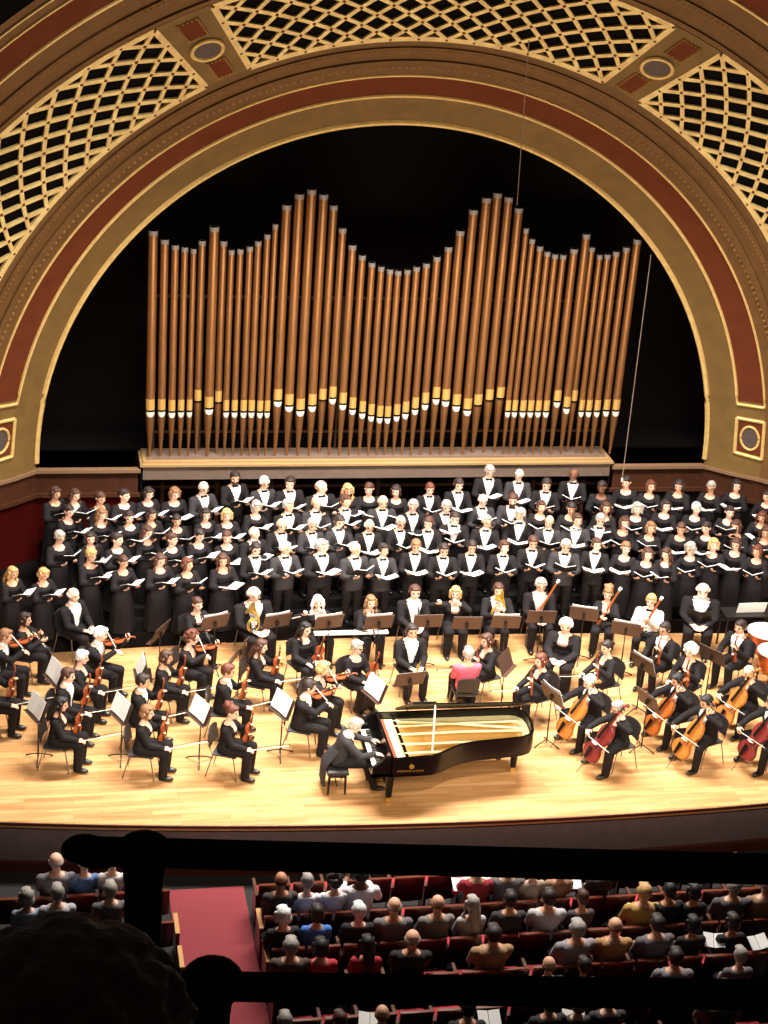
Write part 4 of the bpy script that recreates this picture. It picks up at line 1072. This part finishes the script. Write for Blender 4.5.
# ------------------------------------------------------------------ grand piano (keyboard end at x=-1.95, straight side far)
PX, PYF, PYN = -1.95, -8.46, -10.02
OUT = [(0, 0), (.02, .0), (2.75, 0), (2.92, -.05), (3.03, -.18), (3.07, -.38), (3.06, -.60), (3.02, -.82), (2.93, -.97), (2.78, -1.05), (2.5, -1.09), (2.2, -1.12), (1.9, -1.15), (1.62, -1.22), (1.40, -1.34), (1.22, -1.46), (1.05, -1.54), (.85, -1.56), (.02, -1.56), (0, -1.56)]
pr = empty('grand_piano', T(PX, PYF, 0))
def inset(pts, d):
    out = []; n = len(pts)
    for i, p in enumerate(pts):
        a, b = V((*pts[i-1], 0)), V((*pts[(i+1) % n], 0)); t = (b-a).normalized(); nn = V((t.y, -t.x, 0)); out.append((p[0]+nn.x*d, p[1]+nn.y*d))
    return out
RIM = OUT[1:-1]; CASE = [(.30, -.0)]+RIM[1:-1]+[(.30, -1.56)]
def wallring(mb, pts, z0, z1, th):
    ins = inset(pts, th); rg = [[V((*a, z0)), V((*a, z1)), V((*b, z1)), V((*b, z0))] for a, b in zip(pts, ins)]; rg.append(rg[0]); mb.loft(rg, caps=False)
cx = [(min(max(x, .30), 9), y) for x, y in OUT if x >= .02]; cx = [(.30, 0)]+OUT[2:-2]+[(.30, -1.56)]
mb = MB(); wallring(mb, cx, .64, 1.0, .05); mb.obj('rim', M['piano'], pr, True)
def slab(mb, pts, z0, z1): mb.loft([[V((*p, z0)) for p in pts], [V((*p, z1)) for p in pts]])
ins = inset(cx, .045)
mb = MB(); slab(mb, ins, .76, .80); mb.obj('soundboard', M['board'], pr, False)
mb = MB(); slab(mb, inset(cx, -.0), .62, .65); 
for k in range(4): mb.box((.7+.55*k, -.6, .60), (.09, .9, .09))
mb.obj('bottom_frame', M['piano'], pr, False)
# iron plate: border plus struts
pl = MB(); o1 = inset(cx, .06); o2 = inset(cx, .20); rg = [[V((*a, .80)), V((*a, .865)), V((*b, .855)), V((*b, .80))] for a, b in zip(o1, o2)]; rg.append(rg[0]); pl.loft(rg, caps=False)
pl.box((.52, -.78, .855), (.22, 1.40, .025))
for a, b in (((.6, -.35), (2.85, -.30)), ((.6, -.62), (2.85, -.62)), ((.6, -.95), (2.6, -.98)), ((.6, -1.25), (1.45, -1.24)), ((.6, -.16), (2.9, -.55))):
    pl.tube([(*a, .885), ((a[0]+b[0])/2, (a[1]+b[1])/2, .90), (*b, .88)], .022, 6)
plate = pl.obj('iron_plate', M['plate'], pr, False)
mb = MB()
for i in range(70):
    y = -.12-1.32*i/69; xe = 2.85 if i < 40 else 2.85-1.45*((i-40)/29)**.8; y2 = y-.18 if i < 22 else y*.82-.12; mb.tube([(.55, y, .875), (xe-.1, max(y2, -1.0 if xe > 1.6 else -1.4), .865)], .0022, 3)
o = mb.obj('string', M['brass'], pr, False); tag(o, kind='stuff')
mb = MB(); mb.box((.62, -.78, .885), (.05, 1.34, .03)); mb.obj('damper_rail', M['piano'], pr, False)
mb = MB(); mb.box((.415, -.78, .875), (.06, 1.38, .02)); mb.obj('felt_strip', M['felt'], pr, False)
# keyboard end
mb = MB(); mb.box((.16, -.78, .66), (.36, 1.56, .06)); mb.obj('key_bed', M['piano'], pr, False)
for s in (0, 1):
    y = -.04 if s == 0 else -1.52; mb = MB(); mb.loft([[V((x, y+q, z)) for x, z in ((-.02, .63), (.32, .63), (.32, 1.0), (.20, 1.0), (.10, .90), (-.02, .80))] for q in (-.04, .04)]); mb.obj('arm', M['piano'], pr, False)
mb = MB(); mb.box((.325, -.78, .86), (.04, 1.48, .27)); mb.obj('fallboard', M['piano'], pr, False)
mb = MB()
for i in range(52): mb.box((.10, -.165-1.23*(i+.5)/52, .735), (.16, .0222, .02))
kw = mb.obj('white_key', M['ivory'], pr, False); tag(kw, kind='stuff')
mb = MB()
for i in range(51):
    if (i % 7) in (1, 2, 4, 5, 6): mb.box((.145, -.165-1.23*(i+1)/52, .752), (.10, .012, .024))
tag(mb.obj('black_key', M['ebony'], pr, False), kind='stuff')
# tuning-pin area cover, legs, pedals, desk
for x, y in ((.32, -.16), (.34, -1.38), (2.78, -.60)):
    mb = MB(); mb.tube([(x, y, .64), (x, y, .56), (x, y, .50), (x, y, .12)], [.10, .10, .08, .055], 8); lg = mb.obj('leg', M['piano'], pr); mb = MB(); mb.tube([(x, y-.02, .055), (x, y+.02, .055)], .05, 12); mb.box((x, y, .10), (.05, .05, .06)); mb.obj('caster', M['brass'], lg)
mb = MB(); mb.box((.42, -.78, .40), (.04, .05, .5)); mb.box((.42, -.66, .40), (.03, .03, .5)); mb.box((.42, -.90, .40), (.03, .03, .5)); mb.box((.40, -.78, .15), (.1, .34, .08)); ly = mb.obj('pedal_lyre', M['piano'], pr, False)
for k in (-1, 0, 1): mb = MB(); mb.box((.30, -.78+k*.08, .09), (.14, .03, .015)); mb.obj('pedal', M['brass'], ly, False)
mb = MB(); mb.tube([(.66, -1.572, .82), (.66, -1.560, .82)], .045, 16); mb.obj('lyre_emblem', M['brass'], pr)
fc = bpy.data.curves.new('lettering', 'FONT'); fc.body = 'STEINWAY & SONS'; fc.size = .055; fc.extrude = .001; fc.align_x = 'CENTER'
fo = bpy.data.objects.new('lettering', fc); C.objects.link(fo); fo.matrix_world = T(.64, -1.566, .715) @ Rx(PI/2); bpy.context.view_layer.update()
fm = bpy.data.meshes.new_from_object(fo.evaluated_get(bpy.context.evaluated_depsgraph_get())); C.objects.unlink(fo); fm.materials.clear(); fm.materials.append(M['brass']); link('lettering', fm, pr, T(.64, -1.566, .715) @ Rx(PI/2))
# lid: hinged on the far straight side, open about 32 degrees; front flap folded back on it
LID = empty('lid_pivot'); C.objects.unlink(LID); bpy.data.objects.remove(LID)
A = math.radians(34); HM = T(0, .0, 1.01) @ Rx(-A)
lo = [(x, y) for x, y in [(.66, 0)]+OUT[2:-2]+[(.66, -1.56)]]
mb = MB(); slab(mb, lo, 0, .022); lid = mb.obj('lid', M['piano'], pr, False, HM)
mb = MB(); mb.box((.87, -.78, .036), (.42, 1.50, .022)); mb.obj('folded_flap', M['piano'], lid, False)
mb = MB(); mb.tube([(1.05, -1.36, .98), (1.10, -1.10, 1.01+math.tan(A)*1.10-.01)], [.016, .016], 8); mb.obj('lid_prop', M['ivory'], pr)  # dark prop stick coloured white, its bright highlight put into the colour
tag(pr, 'black concert grand piano at the stage front with its lid propped open', 'piano')

# ------------------------------------------------------------------ percussion at the right end
for x, y, r, lb in ((766, 630, .36, 'copper kettledrum at the right edge behind the player in white shirt'), (775, 650, .33, 'second copper kettledrum cut by the right edge of the photo')):
    P = at(x, y, z=.85); t = empty('kettledrum', T(P.x, P.y, 0)); mb = MB(); mb.tube([(0, 0, .28), (0, 0, .34), (0, 0, .48), (0, 0, .66), (0, 0, .83)], [r*.2, r*.55, r*.85, r*.97, r], 24); mb.obj('kettle', M['copper'], t)
    mb = MB(); mb.tube([(0, 0, .83), (0, 0, .85)], [r*.99, r*.97], 24); mb.obj('drum_head', M['drumhead'], t); mb = MB(); mb.tube([(math.cos(a)*r*1.03, math.sin(a)*r*1.03, .82) for a in [2*PI*i/24 for i in range(25)]], .016, 6); mb.obj('hoop', M['silver'], t)
    for k in range(3): a = k*2.09; mb = MB(); mb.tube([(math.cos(a)*r*.9, math.sin(a)*r*.9, .6), (math.cos(a)*r*.95, math.sin(a)*r*.95, 0)], .02, 6); mb.obj('leg', M['darkmetal'], t)
    tag(t, lb, 'drum', 'kettledrums')
P = at(742, 607, z=1.0); t = empty('percussion_table', T(P.x+.2, P.y+.1, 0)); mb = MB(); mb.box((0, 0, .82), (1.1, .45, .03)); mb.obj('table_top', M['darkmetal'], t, False)
for sx in (1, -1):
    for sy in (1, -1): mb = MB(); mb.box((sx*.5, sy*.18, .4), (.03, .03, .8)); mb.obj('leg', M['darkmetal'], t, False)
tag(t, 'dark percussion table against the choir riser at the right end', 'table')
mb = MB(); mb.box((0, 0, 0), (.62, .012, .26), Matrix.Rotation(.3, 3, 'X')); P = at(752, 607, z=.98)
tag(mb.obj('cue_sheet', M['paper'], None, False, T(P.x, P.y, .965)), 'wide white paper propped up on the percussion table', 'paper')
mb = MB(); mb.ell((0, 0, 0), (.42, .25, .12)); P = at(738, 632, z=.5); 
# low white-topped table in front of the wind stands
P0, P1 = at(314, 633, z=.72), at(388, 632, z=.72); c = (P0+P1)/2; L = (P1-P0).length
t = empty('narrow_bench', T(c.x, c.y, 0)); mb = MB(); mb.box((0, 0, .72), (L, .14, .03)); mb.obj('top', M['ivory'], t, False)
for s in (1, -1): mb = MB(); mb.box((s*(L/2-.08), 0, .355), (.05, .10, .70)); mb.obj('leg', M['darkmetal'], t, False)
tag(t, 'narrow white-topped shelf between the flautist and the player sitting alone', 'shelf')

# ================================================================== AUDIENCE
HF = -1.0
def seat_parts():
    P = []; mb = MB(); rg = []
    for i in range(9):
        a = -1+i/4; yy = .20-.03*a*a; top = .86-.02*a*a
        rg.append([V((a*.25, yy+.07, top)), V((a*.25, yy+.03, top)), V((a*.25, yy-.05, .34)), V((a*.25, yy-.01, .34))])
    mb.loft(rg); bk = mb.mesh('seat_back', M['seatwood'])
    mb = MB(); rg = []
    for i in range(9):
        a = -1+i/4; yy = .20-.03*a*a; top = .86-.02*a*a; rg.append([V((a*.255, yy+.075, top+.012)), V((a*.255, yy+.02, top+.012)), V((a*.255, yy+.02, top-.02)), V((a*.255, yy+.075, top-.02))])
    mb.loft(rg); rl = mb.mesh('seat_back_highlight', M['seatglint'])  # rim strip that carries the painted top-edge highlight
    P.append(('backrest', bk, [('rim_highlight', rl)]))
    mb = MB(); mb.loft([[V((x*w, y, z)) for x, y in ((-1, -.30), (1, -.30), (1, .14), (-1, .14))] for z, w in ((.38, .21), (.40, .235), (.45, .235), (.47, .20))]); P.append(('cushion', mb.mesh('seat_cushion', M['seatred']), []))
    mb = MB(); mb.loft([[V((x, y, z)) for x, y in ((.245, -.28), (.295, -.28), (.295, .2), (.245, .2))] for z in (.60, .635)]); P.append(('armrest', mb.mesh('seat_arm', M['panelwood']), []))
    mb = MB(); mb.box((.27, .02, .30), (.04, .34, .60)); P.append(('side_frame', mb.mesh('seat_side', M['seatwood'], False), []))
    return P
SEAT = seat_parts()
def rY(k): return -12.42-.82*k
rown = ['front', 'second', 'third', 'fourth', 'fifth', 'sixth']
def inframe(p, m=14):
    q = p-CAM; w = q.dot(FW); x = 384+FPX*q.dot(RT)/w; y = 512-FPX*q.dot(UP)/w; return -m < x < 768+m and -m < y < 1024+m, x, y
for k in range(-1, 5):
    for sd in (1, -1):
        for i in range(24):
            x = (-3.85+.56*i) if sd > 0 else (-5.78-.56*i); p = V((x, rY(k), HF+.75)); ok, px, py = inframe(p, 10)
            if not ok or (sd < 0 and px < 190 and py > 925): continue
            m4 = T(x, rY(k), HF) @ Rz(PI) @ Sc(1)
            inst('theatre_seat', SEAT, m4, 'dark wooden theatre seat, %s row from the stage, %s %s of the carpet aisle' % (rown[k+1], ordn(i), 'right' if sd > 0 else 'left'), 'seat', 'theatre seats in the hall')
for k in range(0, 5):
    for sd, x in ((1, -4.16), (-1, -5.47)):
        if not inframe(V((x, rY(k), HF+.5)), 5)[0] or (sd < 0 and k > 1): continue
        mb = MB(); mb.box((0, 0, .33), (.05, .50, .66)); o = empty('aisle_end_panel', T(x, rY(k)-.05, HF)); mb.obj('panel', M['seatwood'], o, False); mb = MB(); mb.box((0, 0, .675), (.07, .52, .035)); mb.box((0, -.22, .58), (.058, .05, .16)); mb.obj('brass_cap', M['bead'], o, False)
        tag(o, 'brass-capped end panel of the %s seat row, %s side of the aisle' % (rown[k+1], 'right' if sd > 0 else 'left'), 'panel', 'aisle end panels')
AU = [ # x, y, proto, hair, colour, skin, top rgb, wide, description
(281, 880, 'aum', 'bald', 'brown', 'm', (60, 50, 50), 1, 'balding person in dark jacket next to the aisle'),
(262, 886, 'auw', 'short', 'grey', 'p', (226, 222, 222), .95, 'person in white top at the aisle end'),
(312, 886, 'auw', 'curly', 'dark', 'l', (222, 218, 220), 1, 'person with dark curly hair and white jacket'),
(361, 886, 'aur', 'bob', 'black', 'd', (228, 226, 228), 1.1, 'black-haired person in bright white blouse'),
(477, 881, 'aur', 'short', 'dark', 'l', (150, 34, 46), 1, 'dark-haired person in crimson jacket reading'),
(507, 881, 'aur', 'short', 'sandy', 'p', (96, 90, 90), 1.05, 'sandy-haired person in grey reading a programme'),
(531, 889, 'auw', 'bob', 'grey', 'p', (170, 150, 132), .95, 'person in pale patterned top'),
(548, 884, 'auw', 'curly', 'brown', 'l', (150, 112, 84), 1, 'person in striped brown and cream shawl'),
(600, 885, 'auw', 'short', 'black', 'm', (24, 20, 22), 1, 'person in black with black hair'),
(645, 886, 'aum', 'short', 'blond', 'l', (168, 132, 66), 1.1, 'person in mustard-yellow coat'),
(284, 905, 'auw', 'bob', 'white', 'p', (26, 22, 26), 1.1, 'white-haired person in black coat beside the aisle'),
(317, 914, 'auw', 'bob', 'dark', 'l', (64, 118, 196), 1, 'dark-haired person with bright blue sleeves'),
(359, 912, 'auw', 'short', 'white', 'p', (20, 18, 20), 1.1, 'white-haired person in black behind the white blouse'),
(394, 910, 'aum', 'bald', 'grey', 'l', (104, 98, 98), 1.1, 'bald person in grey shirt'),
(437, 909, 'aum', 'bald', 'sandy', 'l', (120, 112, 106), 1.05, 'bald person in light grey jacket'),
(472, 911, 'auw', 'long', 'grey', 'p', (176, 172, 172), 1, 'person with long grey hair in pale top'),
(509, 910, 'aum', 'short', 'dark', 'l', (44, 42, 46), 1, 'dark-haired person in charcoal jacket'),
(548, 904, 'aum', 'short', 'dark', 'l', (178, 174, 176), 1.1, 'dark-haired person in light grey shirt'),
(581, 909, 'auw', 'short', 'brown', 'm', (70, 62, 62), .95, 'person in grey cardigan leaning sideways'),
(664, 900, 'aum', 'short', 'black', 'm', (16, 14, 16), 1, 'black-haired person in black beside the white paper'),
(685, 904, 'auw', 'bob', 'black', 'm', (20, 18, 18), 1, 'person in black with chin-length black hair'),
(732, 897, 'aum', 'short', 'grey', 'l', (76, 72, 74), 1.1, 'grey-haired person in dark grey sweater'),
(763, 902, 'aum', 'short', 'grey', 'l', (134, 108, 84), 1.1, 'person in tan jacket at the right edge'),
(291, 944, 'aum', 'short', 'grey', 'l', (72, 58, 52), 1.1, 'grey-haired person in dark brown jacket by the aisle'),
(321, 948, 'auw', 'bob', 'black', 'l', (178, 40, 50), 1.1, 'black-haired person in bright red coat'),
(367, 946, 'auw', 'long', 'black', 'l', (164, 34, 46), 1, 'person with long black hair in red shirt'),
(412, 942, 'aum', 'bald', 'grey', 'l', (22, 20, 22), 1.15, 'bald person in black suit jacket'),
(493, 938, 'aum', 'short', 'dark', 'l', (158, 124, 88), 1.2, 'dark-haired person in checked tan shirt'),
(576, 937, 'aum', 'short', 'grey', 'l', (134, 128, 132), 1.2, 'grey-haired person in rumpled grey shirt'),
(613.5, 937, 'aum', 'bald', 'sandy', 'l', (164, 122, 76), 1.1, 'bald person in light brown jacket'),
(656, 930, 'aum', 'short', 'dark', 'l', (92, 86, 90), 1.15, 'dark-haired person in slate grey shirt'),
(692, 932, 'auw', 'bob', 'black', 'm', (18, 16, 18), 1, 'person in black holding a white programme'),
(730, 938, 'auw', 'bob', 'dark', 'm', (20, 16, 18), 1, 'dark-haired person in black near the right edge'),
(548, 971, 'aum', 'bald', 'sandy', 'l', (60, 50, 50), 1, 'balding person just above the lower rail'),
(584, 967, 'auw', 'short', 'dark', 'm', (40, 34, 36), 1, 'dark-haired person behind the rumpled grey shirt'),
(675, 961, 'aum', 'short', 'dark', 'l', (118, 112, 116), 1.1, 'dark-haired person in grey T-shirt'),
(737, 974, 'auw', 'short', 'grey', 'p', (90, 86, 88), 1, 'grey-haired person above the lower rail at the right'),
(285, 1018, 'aum', 'short', 'grey', 'l', (70, 64, 66), 1, 'grey-haired person below the lower rail beside the aisle'),
(340, 1019, 'auw', 'short', 'brown', 'l', (50, 40, 40), 1, 'brown-haired person below the lower rail'),
(382, 1015, 'aum', 'bald', 'sandy', 'l', (90, 70, 60), 1, 'balding person below the lower rail'),
(468, 1011, 'aum', 'short', 'dark', 'l', (30, 26, 28), 1, 'dark-haired person below the lower rail with a programme'),
(548, 1013, 'aum', 'short', 'black', 'l', (36, 32, 34), 1, 'black-haired person below the lower rail'),
(521, 1021, 'auw', 'bob', 'sandy', 'p', (60, 52, 52), 1, 'sandy-haired person below the lower rail'),
(598, 1022, 'aum', 'bald', 'white', 'p', (60, 52, 52), 1, 'white-haired person below the lower rail'),
(720, 1016, 'aum', 'short', 'dark', 'l', (74, 62, 58), 1.3, 'broad person in brown below the lower rail at the right'),
(56, 868, 'aum', 'bald', 'grey', 'p', (120, 116, 120), 1.1, 'person in pale grey left of the newel post'),
(30, 872, 'auw', 'short', 'grey', 'p', (96, 124, 170), 1, 'person in blue-grey top at the far left'),
(97, 872, 'auw', 'short', 'white', 'p', (214, 210, 210), 1, 'white-haired person in white beside the newel post'),
(27, 894, 'auw', 'bob', 'grey', 'p', (150, 160, 178), 1, 'person in pale blue in the second row at far left'),
(5, 892, 'aum', 'short', 'grey', 'p', (180, 176, 178), 1, 'person in white at the left edge'),
(110, 902, 'aum', 'short', 'grey', 'p', (96, 92, 96), 1, 'grey-haired person left of the newel post, second row'),
]
seen = {}
for x, y, key, hs, hc, skin, rgb, wide, desc in AU:
    F = PR[key]['F']; hz = (F.hd @ V((0, -.02, .11))).z; P = at(x, y, z=HF+hz-.02); k = max(-1, min(4, round((P.y+12.42)/-.82))); P = at(x, y, Y=rY(k)+.0)
    while any(abs(P.x-q) < .42 for q in seen.get(k, [])): P.x += .06
    seen.setdefault(k, []).append(P.x)
    m4 = T(P.x, rY(k), HF) @ Rz(PI+rnd.uniform(-.1, .1)) @ Sc(1.08)
    wide *= 1.05
    person(key, m4, hs, hc, skin, desc+', seated in the audience', 'audience in the hall', dict(top=cloth(rgb), trousers=M['blk']), wide=wide)
# programmes held open
mb = MB()
for s in (1, -1): mb.box((s*.085, 0, 0), (.165, .24, .006), Matrix.Rotation(-s*.25, 3, 'Y'))
PROG = mb.mesh('programme', M['paper'], False)
for x, y, lb in ((462, 884, 'white open programme left of the crimson jacket'), (490, 882, 'large white programme between the crimson and grey jackets'), (571, 882, 'crumpled white paper behind the striped shawl'), (638, 910, 'white sheet held in front of the black-haired person'), (714, 940, 'white programme in the dark near the right side'), (758, 942, 'small white programme at the right edge'), (489, 1018, 'open white programme below the lower rail'), (370, 1020, 'white paper at the bottom below the bald head'), (573, 1018, 'pale programme below the lower rail near the centre')):
    P = at(x, y, z=HF+.98); tag(link('programme', PROG, None, T(*P) @ Rz(rnd.uniform(-.4, .4)) @ Rx(.5)), lb+', held in the audience', 'programme', 'programmes in the audience')

# ------------------------------------------------------------------ balcony: rails and the head in front of the camera
def along(x, y, d): return CAM+ray(x, y).normalized()*d
def railing(name, ya, yb, x0, x1, th, post_x, label, cap_r, volute=None, post_y1=None):
    o = empty(name, T(*along(post_x, (ya+yb)/2, 3.5))); inv = o.matrix_basis.inverted()
    a, b = inv @ along(x0, ya, 3.5), inv @ along(x1, yb, 3.5); d = (b-a).normalized()
    z = V((0, 0, 1)); y = z.cross(d).normalized(); z = d.cross(y)
    mb = MB(); sec = [(-.9, -1), (.9, -1), (1, -.4), (.7, .5), (.5, .95), (-.5, .95), (-.7, .5), (-1, -.4)]
    mb.loft([[p+y*(u*.028)+z*(v*th/2) for u, v in sec] for p in (a, a+d*.3, b)]); mb.obj('handrail', M['rail'], o)
    c = inv @ along(post_x, (ya+yb)/2, 3.5); mb = MB(); L = .62
    rr = .037; mb.tube([c+V((0, 0, -L)), c+V((0, 0, -L+.05)), c+V((0, 0, -.06)), c+V((0, 0, .0)), c+V((0, 0, th*.5))], [rr, rr, rr, rr*1.15, rr*1.2], 16); mb.obj('newel_post', M['rail'], o)
    mb = MB(); mb.ell(c+V((0, 0, th*.5)), (cap_r, cap_r, cap_r*.72), None, 18, 10); mb.obj('newel_cap', M['rail'], o)
    if volute: v = inv @ along(*volute, 3.5); mb = MB(); mb.ell(v, (.045, .04, .024), None, 16, 10); mb.ell(v+d*.03+V((0, 0, -.012)), (.05, .04, .022)); mb.obj('scroll_end', M['rail'], o)
    tag(o, label, 'railing', 'balcony railings'); return o
railing('balcony_railing', 849, 876, 82, 1100, .044, 144, 'black balcony rail with a domed newel post crossing below the stage', .056, (84, 849))
railing('balcony_railing', 984, 998, 200, 1100, .042, 212, 'lower black balcony rail with domed newel post near the big dark head', .062)
def big_head(px, py, dist, label):
    c = along(px, py, dist); R = Rz(PI-.2)
    root = T(*c) @ R; k = 1.0
    mb = MB(); mb.ell((0, 0, 0), (.078, .096, .115), None, 24, 16); mb.ell((0, -.03, -.07), (.055, .06, .06)); mb.cap((0, .01, -.08), (0, .03, -.24), .055, .06, 16)
    for s in (1, -1): mb.ell((s*.08, .0, -.02), (.012, .022, .032))
    mb.ell((0, -.10, -.03), (.011, .02, .025))
    rg = [ring((0, .03, z), rx, ry, T()) for z, rx, ry in ((-.75, .17, .12), (-.55, .17, .12), (-.40, .19, .13), (-.29, .19, .10), (-.235, .12, .08), (-.2, .06, .06))]
    mb.loft(rg)
    for s in (1, -1): mb.cap((s*.19, .03, -.33), (s*.23, 0, -.60), .06, .05, 12); mb.cap((s*.23, 0, -.60), (s*.12, -.24, -.62), .045, .035, 12); hand(mb, V((s*.12, -.24, -.62)), V((-s*.3, -1, 0)), V((0, 0, -1)), s)
    for s in (1, -1): mb.cap((s*.09, .03, -.70), (s*.12, -.42, -.68), .085, .06, 12); mb.cap((s*.12, -.42, -.68), (s*.12, -.40, -1.15), .058, .045, 12); mb.ell((s*.12, -.46, -1.2), (.04, .11, .035))
    body = link('person', remesh(mb, 'near_body', .008, [SK['l']]), None, root)
    mb = MB(); rn = random.Random(5); mb.ell((0, .012, .022), (.122, .122, .114), None, 32, 20); mb.ell((0, .05, -.07), (.125, .085, .11), None, 24, 14)
    for i in range(160):
        a = rn.uniform(0, 2*PI); t = math.acos(rn.uniform(-.3, 1)); q = V((math.sin(t)*math.cos(a)*.122, math.sin(t)*math.sin(a)*.120+.012, math.cos(t)*.110+.022))
        if q.y < -.06 and q.z < .05: continue
        mb.ell(q, (.021, .021, .008), None, 6, 4)
    link('hair', remesh(mb, 'near_hair', .005, M['nearhair'], lambda p, n: p.y < -.06 and p.z < .04 and abs(p.x) < .07, None, 2), body)
    mb = MB(); mb.loft([ring((0, .03, z), rx+.012, ry+.012, T()) for z, rx, ry in ((-.78, .17, .12), (-.55, .17, .12), (-.40, .19, .13), (-.29, .19, .10), (-.24, .12, .08))])
    for s in (1, -1): mb.cap((s*.19, .03, -.33), (s*.23, 0, -.60), .072, .062, 12); mb.cap((s*.23, 0, -.60), (s*.13, -.22, -.62), .058, .046, 12)
    link('top', remesh(mb, 'near_top', .012, cloth((30, 26, 28))), body)
    mb = MB()
    for s in (1, -1): mb.cap((s*.09, .03, -.70), (s*.12, -.42, -.68), .105, .08, 12); mb.cap((s*.12, -.42, -.68), (s*.12, -.40, -1.13), .078, .06, 12)
    link('trousers', remesh(mb, 'near_trousers', .014, M['blk']), body)
    tag(body, label, 'person')
    m4 = T(c.x, c.y, c.z-1.25) @ R; inst('theatre_seat', SEAT, m4, 'dark balcony seat under the brown-haired person right in front of the viewer', 'seat')
    mb = MB(); mb.box((c.x+1, c.y-1.6, c.z-1.30), (9, 4.6, .1)); struct(mb.obj('floor_balcony', M['hallfloor'], None, False))
big_head(66, 1044, 1.95, 'person with brown hair seated right in front of the viewer, seen from behind')

# ------------------------------------------------------------------ light
def area(name, loc, target, sx, sy, power, col):
    l = bpy.data.lights.new(name, 'AREA'); l.shape = 'RECTANGLE'; l.size = sx; l.size_y = sy; l.energy = power; l.color = col
    o = bpy.data.objects.new(name, l); C.objects.link(o); o.location = loc
    d = V(target)-V(loc); o.rotation_euler = d.to_track_quat('-Z', 'Y').to_euler(); return o
def spot(loc, target, ang, power, col, blend=.5):
    l = bpy.data.lights.new('stage_spot', 'SPOT'); l.spot_size = ang; l.spot_blend = blend; l.energy = power; l.color = col; l.shadow_soft_size = .35
    o = bpy.data.objects.new('stage_spot', l); C.objects.link(o); o.location = loc; o.rotation_euler = (V(target)-V(loc)).to_track_quat('-Z', 'Y').to_euler(); return o
a = area('stage_light', (0, -5.5, 13.5), (0, -6.2, 0), 12, 2.0, 3300, (1, .94, .87)); a.data.spread = 1.75
for k in range(5): x = -8+4*k; spot((x*.8, -22, 17), (x, -5.2, .8), .42, (8000, 12500, 13500, 12500, 8500)[k], (1, .94, .87))
area('shell_light', (0, -13, 3.0), (0, -1, 8), 14, 1, 980, (1, .85, .62))
area('house_light', (0, -16, 15), (0, -14, 0), 12, 4, 64, (1, .93, .86))
w = bpy.data.worlds.new('world'); bpy.context.scene.world = w; w.use_nodes = True
w.node_tree.nodes['Background'].inputs[0].default_value = (.03, .025, .022, 1); w.node_tree.nodes['Background'].inputs[1].default_value = .6
sc = bpy.context.scene; sc.view_settings.view_transform = 'Standard'; sc.view_settings.look = 'None'; sc.view_settings.gamma = 1
sc.view_settings.use_curve_mapping = False; sc.view_settings.exposure = 0
sc.cycles.max_bounces = 5; sc.cycles.use_denoising = True
